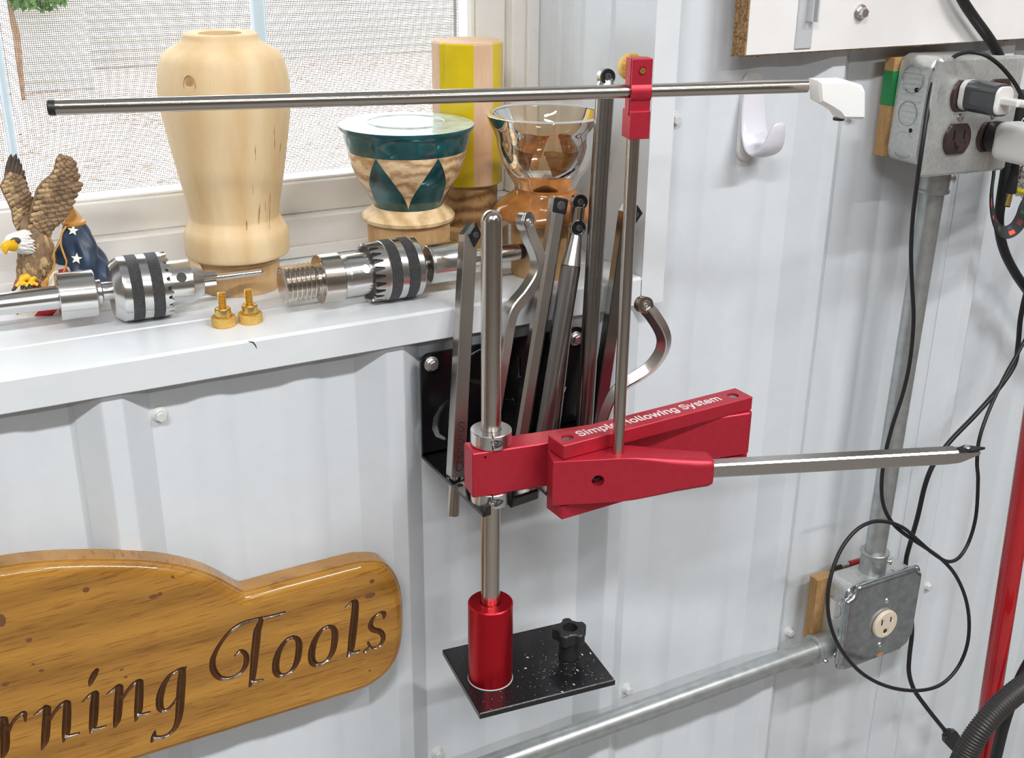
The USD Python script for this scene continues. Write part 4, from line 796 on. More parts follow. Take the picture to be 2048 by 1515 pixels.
band(q[7], q[8], .0260, 'black_knurl'); band(q[8], q[9], .0257, 'steel_lathe'); band(q[9], q[10], .0260, 'black_knurl'); band(q[10], q[11], .0256, 'steel_lathe')
part(t, 'chuck_back', axial([(q[11] - .0005, .0250), (q[11] + .0012, .0235), (q[12] - .002, .0130), (q[12], .0090), (q[13] - .002, .0090), (q[13], .0100)], F2_), 'steel_dark', 40)
part(t, 'arbor_hub', axial(sharp([(q[13] - .0005, .010), (q[13] + .0016, .0168), (q[14] - .001, .0172), (q[14], .0166), (q[14] + .001, .0174), (q[15], .0174), (q[15] + .0006, .0085)], .0005), F2_, 64), 'steel_lathe', 30)
part(t, 'taper', axial(sharp([(q[15], .0088), (q[16], .0074), (q[16] + .0003, .003)], .0004), F2_), 'steel_lathe')
part(t, 'tang_cap', axial(sharp([(q[16] - .0001, .0066), (q[17], .0066), (q[17], .0)], .0008), F2_), 'black_rubber')
# ---- brass thumbscrews
def thumb(loc, label):
    t = thing('thumbscrew', label, 'screw', loc, 'brass thumbscrews on the sill'); T = trimesh.transformations.translation_matrix(loc)
    th = np.linspace(0, 2 * np.pi, 90, endpoint=False); kp = np.stack([np.cos(th), np.sin(th)], 1) * (.0096 + .00016 * (np.arange(90) % 2))[:, None]
    part(t, 'knurled_head', bprism(kp, .0080, .0007, T), 'brass_knurl', False)
    part(t, 'shoulder', lathe(sharp([(0, .0075), (.0066, .0079), (.0064, .0140), (.0055, .0152), (0, .0152)], .0006), 36, T), 'brass')
    rows = [(0, .015)] + [(.0029 + .00045 * math.cos(2 * math.pi * k / 6), .0150 + .0122 * k / 66) for k in range(67)] + [(.0024, .0277), (0, .0277)]
    part(t, 'thread', lathe(rows, 28, T), 'brass'); return t
A_, B_ = V(*(0.2066, 0.0157), ZS), V(*(0.2278, 0.0143), ZS)
first = thumb(A_, 'brass thumbscrew standing on its knurled head, left one of the pair')
p2 = numbered('/World', 'thumbscrew'); x2 = UsdGeom.Xform.Define(stage, p2); x2.GetPrim().GetReferences().AddInternalReference(first); x2.GetPrim().SetInstanceable(True)
UsdGeom.Xformable(x2).ClearXformOpOrder(); x2.GetPrim().GetAttribute('xformOp:translate').Set(Gf.Vec3d(*map(float, B_))); x2.SetXformOpOrder([UsdGeom.XformOp(x2.GetPrim().GetAttribute('xformOp:translate'))])
tag(x2.GetPrim(), 'brass thumbscrew standing on its knurled head, right one of the pair', 'screw', 'brass thumbscrews on the sill')

# ================================================================= the eagle figurine
EY = .122
def E(px): return px
eagle = thing('eagle_figurine', 'painted bald eagle figurine with raised wings beside a rolled flag', 'figurine', (0.0866, EY, ZS))
def feather(a, b, w, t, mt_list, lift=0.0):
    """A lens-shaped feather from root a to tip b with a raised shaft."""
    a, b = V(a), V(b); d = b - a; L = np.linalg.norm(d); F = frame(a, d, y=(0, -1, 0)) if abs(d[1]) < .9 * L else frame(a, d, z=(0, 0, 1))
    u = np.linspace(0, 1, 9); wd = w / 2 * np.sin(np.pi * np.clip(.18 + .82 * u, 0, 1)) ** .55; wd[-1] = .0001; v, f = [], []
    for uu, ww in zip(u, wd):
        yy = lift * math.sin(uu * 2.4)
        v += [(uu * L, yy, -ww), (uu * L, yy + t, 0), (uu * L, yy, ww), (uu * L, yy - t * .6, 0)]
    for i in range(8):
        for j in range(4): f.append((i * 4 + j, i * 4 + (j + 1) % 4, i * 4 + 4 + (j + 1) % 4, i * 4 + 4 + j))
    f.append((0, 3, 2, 1)); mt_list.append(mv((np.array(v), np.array(f)), F))
rf_ = np.random.default_rng(21)
def lerp(P, u):
    P = np.array(P, float); L = np.concatenate([[0], np.cumsum(np.linalg.norm(np.diff(P, axis=0), axis=1))]); L /= L[-1]
    return np.stack([np.interp(u, L, P[:, k]) for k in range(3)], -1)
def wing(lead, trail, y0, prim, label, front):
    w = part(eagle, 'wing', slab(np.vstack([lead, trail[::-1]]), y0, .0042), 'feather_brown', 40, label=label)
    for k, (a, b, wd) in enumerate(prim):
        ms = []; feather(V(a[0], y0 - .001 - .0004 * (k % 3), a[1]), V(b[0], y0 + .001, b[1]), wd, .0011, ms); part(w, 'flight_feather', ms, 'feather_dark', 30)
    tan, brown = [], []
    nr, nc = front
    for r in range(nr):
        for c in range(nc):
            u = (c + .5 * (r % 2) + rf_.uniform(-.15, .15)) / nc; s = (r + .15) / nr
            if not 0 < u < 1: continue
            A = lerp(lead, u); B = lerp(trail, u); ro = A + (B - A) * s; ti = A + (B - A) * min(s + 1.75 / nr, 1.06) + (lerp(lead, min(u + .06, 1)) - A) * .8; yy = y0 - .0030 - .0012 * (nr - r) / nr + rf_.uniform(-.0003, .0003)
            feather((ro[0], yy, ro[2]), (ti[0], yy + .0018, ti[2]), .0042 + .0014 * (r > 0), .0010, tan if r < 1 or (r == 1 and rf_.random() < .35) else brown)
    part(w, 'tan_coverts', tan, 'feather_tan', 30, kind='stuff'); part(w, 'brown_coverts', brown, 'feather_brown', 30, kind='stuff')
def slab(P, y0, t):
    P = np.array(P); m = bprism(Polygon(P[:, [0, 2]]).buffer(.0006), t, .0012, frame((0, y0 + t / 2, 0), (1, 0, 0), y=up)); return m
zw = lambda pts: pts
LW = [(0.0752, 0.13, 1.2505), (0.0725, 0.13, 1.2597), (0.0727, 0.13, 1.2689), (0.0706, 0.13, 1.2768), (0.0681, 0.13, 1.2852), (0.0672, 0.13, 1.2898), (0.0692, 0.13, 1.2926), (0.0715, 0.13, 1.2959), (0.0724, 0.13, 1.3004)]
LT = [(0.0813, 0.13, 1.2534), (0.0829, 0.13, 1.2611), (0.087, 0.13, 1.2699), (0.0885, 0.13, 1.2759), (0.0876, 0.13, 1.2812), (0.0859, 0.13, 1.2859), (0.0846, 0.13, 1.2896), (0.0828, 0.13, 1.2938), (0.0787, 0.13, 1.2973)]
LPf = [((a[0], a[2]), (b[0], b[2]), .0052) for a, b in [[(0.0729, 0.13, 1.2958), (0.079, 0.13, 1.3142)], [(0.0752, 0.13, 1.2956), (0.0826, 0.13, 1.3141)], [(0.0769, 0.13, 1.2944), (0.0842, 0.13, 1.3105)], [(0.0786, 0.13, 1.2932), (0.0853, 0.13, 1.3062)], [(0.0797, 0.13, 1.2916), (0.0865, 0.13, 1.3006)], [(0.0807, 0.13, 1.289), (0.0867, 0.13, 1.296)], [(0.0823, 0.13, 1.2868), (0.0875, 0.13, 1.2906)], [(0.0837, 0.13, 1.2836), (0.0876, 0.13, 1.2868)], [(0.0852, 0.13, 1.2804), (0.0891, 0.13, 1.2818)], [(0.0854, 0.13, 1.2753), (0.0903, 0.13, 1.2783)]]]
wing(np.array(LW), np.array(LT), .130, LPf, 'left raised wing with spread dark flight feathers', (4, 13))
RW = [(0.0798, 0.116, 1.2544), (0.084, 0.116, 1.2673), (0.0883, 0.116, 1.278), (0.0925, 0.116, 1.2877), (0.0974, 0.116, 1.2932), (0.1036, 0.116, 1.2972), (0.1076, 0.116, 1.3023), (0.11, 0.116, 1.3096), (0.1129, 0.116, 1.3133)]
RT = [(0.095, 0.116, 1.2479), (0.0998, 0.116, 1.2547), (0.1082, 0.116, 1.2604), (0.1133, 0.116, 1.2661), (0.1171, 0.116, 1.2734), (0.1201, 0.116, 1.2813), (0.1237, 0.116, 1.2866), (0.1232, 0.116, 1.2938), (0.1229, 0.116, 1.3029), (0.1191, 0.116, 1.3108)]
RPf = [((a[0], a[2]), (b[0], b[2]), .0056) for a, b in [[(0.1087, 0.116, 1.3002), (0.1146, 0.116, 1.3139)], [(0.111, 0.116, 1.2995), (0.1178, 0.116, 1.3112)], [(0.1128, 0.116, 1.2983), (0.1199, 0.116, 1.3095)], [(0.1144, 0.116, 1.2967), (0.122, 0.116, 1.305)], [(0.1156, 0.116, 1.2945), (0.1231, 0.116, 1.2994)], [(0.1162, 0.116, 1.2919), (0.1235, 0.116, 1.2948)], [(0.1162, 0.116, 1.2884), (0.1239, 0.116, 1.2863)], [(0.1157, 0.116, 1.2843), (0.1214, 0.116, 1.2838)], [(0.1147, 0.116, 1.2804), (0.1197, 0.116, 1.2798)], [(0.1132, 0.116, 1.2764), (0.1179, 0.116, 1.2739)], [(0.1113, 0.116, 1.2725), (0.1157, 0.116, 1.2694)], [(0.1094, 0.116, 1.2691), (0.1134, 0.116, 1.265)], [(0.1056, 0.116, 1.2659), (0.1097, 0.116, 1.2608)]]]
wing(np.array(RW), np.array(RT), .116, RPf, 'right raised wing, broad and closed', (6, 14))
def blob(pts):
    """One smooth body: hulls between neighbouring spheres, joined and smoothed."""
    ms = [m3.Manifold.sphere(r, 20).translate(list(map(float, p))) for p, r in pts]
    b = m3.Manifold.batch_hull(ms[:2])
    for a, c in zip(ms[1:], ms[2:]): b = b + m3.Manifold.batch_hull([a, c])
    b = b.refine_to_length(.0025); t = trimesh.Trimesh(*arr(b), process=False); trimesh.smoothing.filter_taubin(t, iterations=8); return np.array(t.vertices), np.array(t.faces)
bp_ = [((0.0846, 0.122, 1.2586), 0.008,), ((0.0852, 0.12, 1.2479), 0.011,), ((0.084, 0.118, 1.236), 0.0125,), ((0.0802, 0.117, 1.2263), 0.0115,), ((0.0784, 0.117, 1.2189), 0.009,)]
body = part(eagle, 'body', blob([(V(p), r) for p, r in bp_]), 'feather_brown', True)
ms, ms2 = [], []
for _ in range(170):
    k0 = int(rf_.integers(0, 4)); p, r, p2, r2 = V(bp_[k0][0]), bp_[k0][1], V(bp_[k0 + 1][0]), bp_[k0 + 1][1]; u = rf_.random(); c = p + (p2 - p) * u; r = r + (r2 - r) * u; a = rf_.uniform(-2.9, -.1); n = V(math.cos(a), math.sin(a), 0)
    c = c + n * r * 1.0; feather(c, c + V(.001 + n[0] * .001, n[1] * .0010, -.0075), .0048, .0009, ms if rf_.random() < .6 else ms2)
part(body, 'brown_feathers', ms, 'feather_brown', 30, kind='stuff'); part(body, 'tan_feathers', ms2, 'feather_tan', 30, kind='stuff')
hp_ = [((0.078, 0.116, 1.2435), 0.0085,), ((0.0735, 0.11, 1.2481), 0.0088,), ((0.0688, 0.106, 1.2496), 0.0072,)]
head = part(eagle, 'head', blob([(V(p), r) for p, r in hp_]), 'feather_white', True, label='white feathered head'); ms = []
for _ in range(150):
    i = int(rf_.integers(0, 2)); u = rf_.random(); c = V(hp_[i][0]) * (1 - u) + V(hp_[i + 1][0]) * u; r = hp_[i][1] * (1 - u) + hp_[i + 1][1] * u; a = rf_.uniform(0, 6.28); n = V(0.25, math.cos(a), math.sin(a)); n /= np.linalg.norm(n)
    if n[1] > .5: continue
    c = c + n * r * .97; feather(c, c + V(.0062, .0022 + n[1] * .0012, n[2] * .0012 - .002), .0030, .0006, ms)
part(head, 'white_feathers', ms, 'feather_white', 30, kind='stuff')
bk = [((0.0667, 0.0975, 1.2488), 0.0043,), ((0.0634, 0.0945, 1.2508), 0.0042,), ((0.061, 0.092, 1.2509), 0.0034,), ((0.0604, 0.091, 1.248), 0.0022,), ((0.0607, 0.091, 1.2452), 0.0007,)]
part(head, 'beak', blob([(V(p), r) for p, r in bk]), 'beak_yellow', True, label='hooked yellow beak')
ey = V(*(0.0684, 0.0985, 1.2524)); part(head, 'eye', cat([ellip(ey + V(.001, .0012, -.0004), (.0042, .0016, .0030)), ]), 'feather_dark', True); part(head, 'iris', cat([ellip(ey + V(-.0006, -.0002, 0), (.0015, .0008, .0013))]), 'beak_yellow', True); part(head, 'pupil', ellip(ey + V(-.0008, -.0010, 0), (.0007, .0004, .0007)), 'talon_black', True)
for lp in [[(0.076, 0.108, 1.2201), (0.0708, 0.106, 1.2197), (0.0693, 0.1045, 1.2178), (0.0665, 0.102, 1.2164)], [(0.083, 0.11, 1.2194), (0.0786, 0.106, 1.2186), (0.0766, 0.1045, 1.2168), (0.0746, 0.102, 1.2152)]]:
    lp = [V(p) for p in lp]; leg = part(eagle, 'leg', blob([(lp[0], .0034), (lp[1], .0026), (lp[2], .0021)]), 'beak_yellow', True, label='yellow leg')
    for dx in (-.005, 0, .005):
        tp_ = lp[2] + V(dx, -.003 - abs(dx) * .0, -.0035); part(leg, 'toe', blob([(lp[2], .0016), (tp_, .0013)]), 'beak_yellow', True); part(leg, 'talon', blob([(tp_, .0014), (tp_ + V(dx * .3 - .0006, -.0016, -.0016), .0012), (tp_ + V(dx * .3 - .0008, -.0014, -.0034), .0004)]), 'talon_black', True)
# striped base, rolled blue flag, gold finial, cords
bc = V(0.0954, .128)
bz = 1.2168
nst = 14
def base_r(a, z):
    u = (z - ZS) / (bz - ZS + .004); rx, ry = .0335, .030; return (1 - .50 * u ** 4) * (1 + .055 * math.cos(5 * a + .6) * (1 - u)) * V(rx * math.cos(a), ry * math.sin(a))
for k in range(nst):
    v, f = [], []
    for i in range(7):
        for j in range(9):
            z = ZS + (bz - ZS + .004) * j / 8; a = 2 * math.pi * (k + i / 6) / nst + .9 * j / 8; c = base_r(a, z); v.append((bc[0] + c[0], bc[1] + c[1], z))
    for i in range(6):
        for j in range(8): f.append((i * 9 + j, (i + 1) * 9 + j, (i + 1) * 9 + j + 1, i * 9 + j + 1))
    part(eagle, 'flag_stripe', (np.array(v), np.array(f)), 'flag_red' if k % 2 else 'flag_white', True)
part(eagle, 'base_top', mv(ellip((0, 0, 0), (.0178, .0155, .004)), V(*bc, bz)), 'flag_white', True)
fc = V(0.1181, .130); fz = [1.2532, 1.2105]
v, f = [], []
for j in range(25):
    u = j / 24; z = fz[0] + (fz[1] - .006 - fz[0]) * u; R_ = .0085 + .0135 * u ** .8
    for i in range(64):
        a = 2 * math.pi * i / 64; r = R_ * (1 + (.20 * math.cos(3 * a + 6.5 * u + .6) + .07 * math.cos(7 * a - 5 * u)) * min(1, u * 2.5)); v.append((fc[0] + .003 * u + r * math.cos(a), fc[1] + r * .9 * math.sin(a), z))
for j in range(24):
    for i in range(64): f.append((j * 64 + i, (j + 1) * 64 + i, (j + 1) * 64 + (i + 1) % 64, j * 64 + (i + 1) % 64))
flag = part(eagle, 'rolled_flag', (np.array(v), np.array(f)), 'flag_blue', True, label='rolled dark blue flag with white stars')
gz = fz[0]; k_ = .0098
part(eagle, 'finial', cat([man(m3.Manifold.hull_points(np.array([(fc[0] + .0092 * math.cos(a), fc[1] + .0092 * math.sin(a), gz + .002) for a in np.arange(4) * np.pi / 2 - 1.1] + [(fc[0], fc[1], gz + .0165)], np.float32))), lathe([(.0084, -.001), (.0096, .0005), (.0094, .0024), (.007, .003)], 28, trimesh.transformations.translation_matrix((*fc, gz)))]), 'gold_paint', False, label='gold pyramid tip')
for sp in [(0.1155, 0.1215, 1.2493), (0.1132, 0.104, 1.2304)]:
    st = [(.0046 * (1 if i % 2 == 0 else .42) * math.sin(2 * math.pi * i / 10 + .25), .0046 * (1 if i % 2 == 0 else .42) * math.cos(2 * math.pi * i / 10 + .25)) for i in range(10)]
    part(flag, 'star', prism(st, .0036, frame(V(sp) + V(0, .0022, 0), (1, 0, 0), y=(0, .25, 1))), 'star_white', False, label='white star')
for cp_ in [[(0.11, 0.116, 1.255), (0.1059, 0.112, 1.2511), (0.1025, 0.108, 1.2446), (0.097, 0.105, 1.2377), (0.0961, 0.103, 1.23), (0.0936, 0.102, 1.2243), (0.0889, 0.1, 1.2193)], [[0.1048, 0.111, 1.2498], [0.1033, 0.107, 1.2427], [0.1044, 0.104, 1.2341], [0.1051, 0.103, 1.2288], [0.1016, 0.102, 1.2212]]]: part(eagle, 'cord', tube(spline([V(*p) for p in cp_], 6), .00085, 6), 'gold_paint', True, label='gold cord')
ts = V(*(0.0889, 0.1, 1.2193)); part(eagle, 'tassel', tube([ts, ts + V(-.003, 0, -.006), ts + V(-.0065, .001, -.016)], [.0013, .0024, .0036], 10), 'gold_paint', True, label='gold tassel')

# ================================================================= the carved sign
SF, SBK = -.0445, -.0195
top_ = [(0.0103, 1.0463), (0.0158, 1.046), (0.0296, 1.0448), (0.0435, 1.0426), (0.0576, 1.0397), (0.0718, 1.0363), (0.0862, 1.0324), (0.1009, 1.028), (0.1127, 1.0241), (0.1247, 1.0195), (0.1352, 1.015), (0.1459, 1.0094), (0.155, 1.0039), (0.1627, 0.9985), (0.1704, 0.9922), (0.1765, 0.9864), (0.1827, 0.9802), (0.1877, 0.9752), (0.1909, 0.9729), (0.1942, 0.9724), (0.2094, 0.9727), (0.2269, 0.9731), (0.2447, 0.9732), (0.2627, 0.9732), (0.281, 0.9734), (0.2921, 0.9731)]
side_ = [(0.3126, 0.9671), (0.3226, 0.9551), (0.3282, 0.94), (0.3305, 0.9236), (0.3307, 0.9044), (0.3301, 0.8895), (0.3279, 0.875), (0.3235, 0.8633), (0.3163, 0.8536), (0.3062, 0.8466), (0.2934, 0.8435), (0.278, 0.8432)]
zbot = 0.8402
T_, S_ = np.array(top_), np.array(side_); S_[-1, 1] = zbot; S_[-2, 1] = zbot + .0015
ring = np.vstack([T_, spline(np.vstack([T_[-1], S_]), 4)[2:]]); xc = T_[0, 0] - .03
half = ring[ring[:, 0] > xc]; outline = np.vstack([half, np.column_stack([2 * xc - half[::-1, 0], half[::-1, 1]])])
poly = Polygon(outline).buffer(.0015).buffer(-.003).buffer(.0015); O = np.array(poly.exterior.segmentize(.004).coords)[:-1]
if not poly.exterior.is_ccw: O = O[::-1]
e = np.roll(O, -1, 0) - O; nn = np.stack([e[:, 1], -e[:, 0]], 1); nn /= np.linalg.norm(nn, axis=1, keepdims=True); md = nn + np.roll(nn, 1, 0); md /= np.maximum((md * md).sum(1, keepdims=True) / 2, .3)
RR = .0075; rings = [(0, SBK)] + [(0, SF + .0085), (.0012, SF + .0082), (.0012, SF + RR)] + [(.0012 + RR * (1 - math.cos(a)), SF + RR - (RR - .0012) * math.sin(a)) for a in np.linspace(.2, np.pi / 2, 7)] + [(.0012 + RR, SF)]
def stroke(s):
    s = [V(*p) for p in s]; P = spline(np.array(s), 5) if len(s) > 3 else np.array(s); return unary_union([MultiPoint([]).union(Point(*a[:2]).buffer(max(a[2] * .56, .0003), 8)).union(Point(*b[:2]).buffer(max(b[2] * .56, .0003), 8)).convex_hull for a, b in zip(P, P[1:])])
z6 = dict()
LET = [
 ('T', [[(0.221, 0.9476, 0.0017), (0.2152, 0.9468, 0.0028), (0.2055, 0.9475, 0.0024), (0.1977, 0.9482, 0.0024), (0.1882, 0.9482, 0.0031), (0.1812, 0.9468, 0.0031), (0.174, 0.9431, 0.0027), (0.167, 0.9362, 0.0027), (0.1617, 0.9288, 0.0031), (0.158, 0.9209, 0.004), (0.1573, 0.913, 0.0047), (0.1588, 0.9063, 0.0048), (0.1626, 0.9008, 0.0041), (0.1684, 0.8983, 0.0028), (0.1745, 0.8983, 0.0024), (0.18, 0.9006, 0.0028), (0.1838, 0.905, 0.0037), (0.1856, 0.9106, 0.0041), (0.1856, 0.9158, 0.0037), (0.1837, 0.92, 0.0032), (0.1813, 0.9219, 0.0024), (0.1781, 0.9204, 0.0017), (0.1762, 0.9184, 0.0009)], [(0.2014, 0.9477, 0.0033), (0.2001, 0.9444, 0.0041), (0.1968, 0.9368, 0.0057), (0.1951, 0.9271, 0.0061), (0.193, 0.9154, 0.006), (0.1912, 0.9035, 0.0056), (0.1895, 0.8936, 0.0049), (0.1883, 0.8888, 0.0042), (0.1861, 0.8837, 0.0017)], [(0.1886, 0.8876, 0.0028), (0.193, 0.8871, 0.0027), (0.1975, 0.8869, 0.0017)]]),
 ('o', [[(0.2264, 0.921, 0.0029), (0.2214, 0.9199, 0.0029), (0.2156, 0.9142, 0.0038), (0.2116, 0.9061, 0.005), (0.2097, 0.8973, 0.0055), (0.2101, 0.8897, 0.0052), (0.2136, 0.8858, 0.004), (0.2191, 0.8856, 0.0025), (0.2243, 0.8886, 0.0033), (0.2284, 0.8952, 0.0047), (0.2306, 0.904, 0.0052), (0.2315, 0.9122, 0.005), (0.2301, 0.9181, 0.0038), (0.2264, 0.921, 0.0029)]]),
 ('o', [[(0.2586, 0.9217, 0.0029), (0.2534, 0.9206, 0.0029), (0.2476, 0.9149, 0.0039), (0.2436, 0.9067, 0.0051), (0.2417, 0.8977, 0.0057), (0.2422, 0.8901, 0.0053), (0.2459, 0.886, 0.0042), (0.2515, 0.8859, 0.0026), (0.2569, 0.8889, 0.0034), (0.261, 0.8956, 0.0048), (0.2631, 0.9046, 0.0053), (0.2639, 0.9128, 0.0051), (0.2625, 0.9188, 0.0039), (0.2586, 0.9217, 0.0029)]]),
 ('l', [[(0.2748, 0.9361, 0.001), (0.2782, 0.9384, 0.002), (0.2815, 0.9395, 0.0033), (0.2838, 0.9373, 0.0053), (0.2825, 0.9245, 0.0061), (0.2807, 0.9123, 0.0064), (0.2789, 0.9, 0.0062), (0.2771, 0.8898, 0.0052), (0.2742, 0.8848, 0.002)], [(0.2772, 0.887, 0.0034), (0.282, 0.8868, 0.0026), (0.2854, 0.8878, 0.0014)]]),
 ('s', [[(0.3095, 0.9134, 0.0012), (0.3101, 0.9189, 0.0034), (0.3071, 0.9209, 0.0022), (0.3027, 0.9198, 0.002), (0.2987, 0.9163, 0.003), (0.2967, 0.9104, 0.004), (0.2992, 0.9053, 0.0045), (0.3049, 0.9019, 0.0045), (0.308, 0.8971, 0.0039), (0.308, 0.8917, 0.0037), (0.3049, 0.8872, 0.0027), (0.3004, 0.8859, 0.0021), (0.2961, 0.8877, 0.002), (0.2939, 0.8935, 0.002)], [(0.2951, 0.8882, 0.0024), (0.2908, 0.8854, 0.0035)]]),
 ('g', [[(0.136, 0.9205, 0.0013), (0.1313, 0.9196, 0.0036), (0.1272, 0.9195, 0.0021), (0.122, 0.9168, 0.0027), (0.1172, 0.9103, 0.0039), (0.114, 0.9033, 0.0052), (0.112, 0.8958, 0.0053), (0.1118, 0.8887, 0.005), (0.1139, 0.8849, 0.0032), (0.1179, 0.8854, 0.0022), (0.1224, 0.889, 0.002), (0.1263, 0.8938, 0.002)], [(0.133, 0.9191, 0.0046), (0.1311, 0.9085, 0.0061), (0.1292, 0.8969, 0.0063), (0.1275, 0.8851, 0.0062), (0.1252, 0.8734, 0.0051), (0.1217, 0.8652, 0.0038), (0.1162, 0.8605, 0.0027), (0.111, 0.8592, 0.0031), (0.1061, 0.8606, 0.0034), (0.1037, 0.8615, 0.0034)], [(0.1052, 0.8672, 0.0018), (0.1038, 0.8625, 0.0038), (0.1017, 0.8581, 0.0018)]]),
 ('n', [[(0.0732, 0.9163, 0.0009), (0.0778, 0.9186, 0.0021), (0.0827, 0.9204, 0.0041)], [(0.083, 0.9191, 0.0052), (0.0812, 0.9089, 0.0059), (0.0794, 0.8985, 0.0059), (0.0775, 0.889, 0.0052), (0.0747, 0.8824, 0.001)], [(0.0841, 0.9079, 0.0019), (0.0883, 0.9134, 0.0024), (0.0937, 0.9185, 0.0031), (0.0982, 0.9197, 0.0042)], [(0.0987, 0.9186, 0.0052), (0.0976, 0.9101, 0.0058), (0.096, 0.9005, 0.006), (0.0944, 0.8909, 0.0055), (0.0913, 0.8829, 0.0011)], [(0.0938, 0.8871, 0.0035), (0.0983, 0.8874, 0.0025), (0.1032, 0.8877, 0.0014)]]),
 ('i', [[(0.0543, 0.9155, 0.001), (0.0599, 0.9195, 0.0024), (0.0646, 0.9203, 0.0041)], [(0.0645, 0.9191, 0.0051), (0.0624, 0.9087, 0.006), (0.0608, 0.8992, 0.006), (0.0589, 0.8898, 0.0052), (0.0563, 0.8837, 0.0009)], [(0.0584, 0.886, 0.0034), (0.0628, 0.8863, 0.0024), (0.0684, 0.8868, 0.0012)]]),
 ('dot', [[(0.0683, 0.9409, 0.0029), (0.0658, 0.9373, 0.0044), (0.0629, 0.9322, 0.0037), (0.0612, 0.9279, 0.0008)]]),
 ('n', [[(0.0185, 0.9158, 0.0008), (0.0229, 0.9181, 0.002), (0.0277, 0.9198, 0.004)], [(0.0284, 0.9185, 0.005), (0.0266, 0.9084, 0.0056), (0.0247, 0.8982, 0.0057), (0.0227, 0.889, 0.005), (0.0194, 0.8819, 0.001)], [(0.0292, 0.9074, 0.0018), (0.0329, 0.913, 0.0023), (0.0382, 0.9179, 0.003), (0.0425, 0.9192, 0.004)], [(0.0431, 0.918, 0.005), (0.042, 0.9096, 0.0055), (0.0404, 0.9003, 0.0057), (0.0386, 0.8909, 0.0053), (0.0357, 0.8832, 0.001)], [(0.0383, 0.887, 0.0034), (0.0426, 0.8874, 0.0024), (0.048, 0.8874, 0.0014)]]),
 ('r', [[(-0.0128, 0.9172, 0.0008), (-0.0084, 0.9195, 0.0019), (-0.0039, 0.9207, 0.0037)], [(-0.0025, 0.9195, 0.0047), (-0.0034, 0.9103, 0.0058), (-0.0047, 0.9, 0.0059), (-0.0065, 0.8909, 0.0051), (-0.0097, 0.884, 0.001)], [(-0.0009, 0.9074, 0.0018), (0.0025, 0.9144, 0.0023), (0.0076, 0.9189, 0.0028), (0.012, 0.92, 0.0031), (0.0117, 0.9125, 0.001)]])]
polys = []
for nm, st in LET:
    g = unary_union([stroke(s) for s in st]).buffer(.0002).simplify(.00012); polys.append((nm, g if g.geom_type == 'Polygon' else max(g.geoms, key=lambda q: q.area)))
allL = unary_union([p for _, p in polys])
sign = thing('carved_sign', 'varnished oak sign with carved brown lettering and a scalloped top edge', 'sign', (xc, SBK, zbot))
n = len(O); vv = np.vstack([np.column_stack([O[:, 0] - md[:, 0] * d, np.full(n, y), O[:, 1] - md[:, 1] * d]) for d, y in rings]); j = np.arange(n); j2 = (j + 1) % n
ff = np.vstack([np.vstack([np.stack([k * n + j, k * n + j2, (k + 1) * n + j2], -1), np.stack([k * n + j, (k + 1) * n + j2, (k + 1) * n + j], -1)]) for k in range(len(rings) - 1)])
back = prism(poly, .0004, frame((0, SBK, 0), (1, 0, 0), y=up)); face_poly = Polygon(O - md * rings[-1][0]).buffer(0)
if face_poly.geom_type != 'Polygon': face_poly = max(face_poly.geoms, key=lambda q: q.area)
from mapbox_earcut import triangulate_float64
def flat(poly, y):
    vs, fs, k = [], [], 0
    for g in getattr(poly, 'geoms', [poly]):
        rg = [np.array(r.coords)[:-1] for r in [g.exterior, *g.interiors]]; P = np.vstack(rg); t = np.array(triangulate_float64(P, np.cumsum([len(r) for r in rg]).astype(np.uint32))).reshape(-1, 3)
        a, b, c = P[t[:, 0]], P[t[:, 1]], P[t[:, 2]]; fl_ = ((b - a)[:, 0] * (c - a)[:, 1] - (b - a)[:, 1] * (c - a)[:, 0]) < 0; t[fl_] = t[fl_][:, ::-1]
        vs.append(np.column_stack([P[:, 0], np.full(len(P), y), P[:, 1]])); fs.append(t + k); k += len(P)
    return np.vstack(vs), np.vstack(fs)
part(sign, 'board', cat([(vv, ff), back, flat(face_poly.difference(allL), SF)]), 'sign_oak', 30)
def vcarve(poly, depth):
    B = np.vstack([np.array(r.segmentize(.0007).coords)[:-1] for r in [poly.exterior, *poly.interiors]]); x0, y0, x1, y1 = poly.bounds
    gx, gy = np.meshgrid(np.arange(x0, x1, .0008), np.arange(y0, y1, .0008)); G = np.column_stack([gx.ravel(), gy.ravel()]); from shapely import contains_xy, distance, points
    G = G[contains_xy(poly, G[:, 0], G[:, 1])]; dist = distance(points(G), poly.boundary); G, dist = G[dist > .0003], dist[dist > .0003]
    P = np.vstack([B, G]); dd = np.concatenate([np.zeros(len(B)), np.minimum(dist * 1.15, depth)]); t = Delaunay(P).simplices; c = P[t].mean(1); t = t[contains_xy(poly, c[:, 0], c[:, 1])]
    a, b, c = P[t[:, 0]], P[t[:, 1]], P[t[:, 2]]; fl_ = ((b - a)[:, 0] * (c - a)[:, 1] - (b - a)[:, 1] * (c - a)[:, 0]) < 0; t[fl_] = t[fl_][:, ::-1]
    return np.column_stack([P[:, 0], SF + dd, P[:, 1]]), t
for nm, g in polys: part(sign, 'carved_letter', vcarve(g, .0060), 'carved_groove', 50, label='carved %s' % ('dot of the letter i' if nm == 'dot' else 'letter ' + nm))
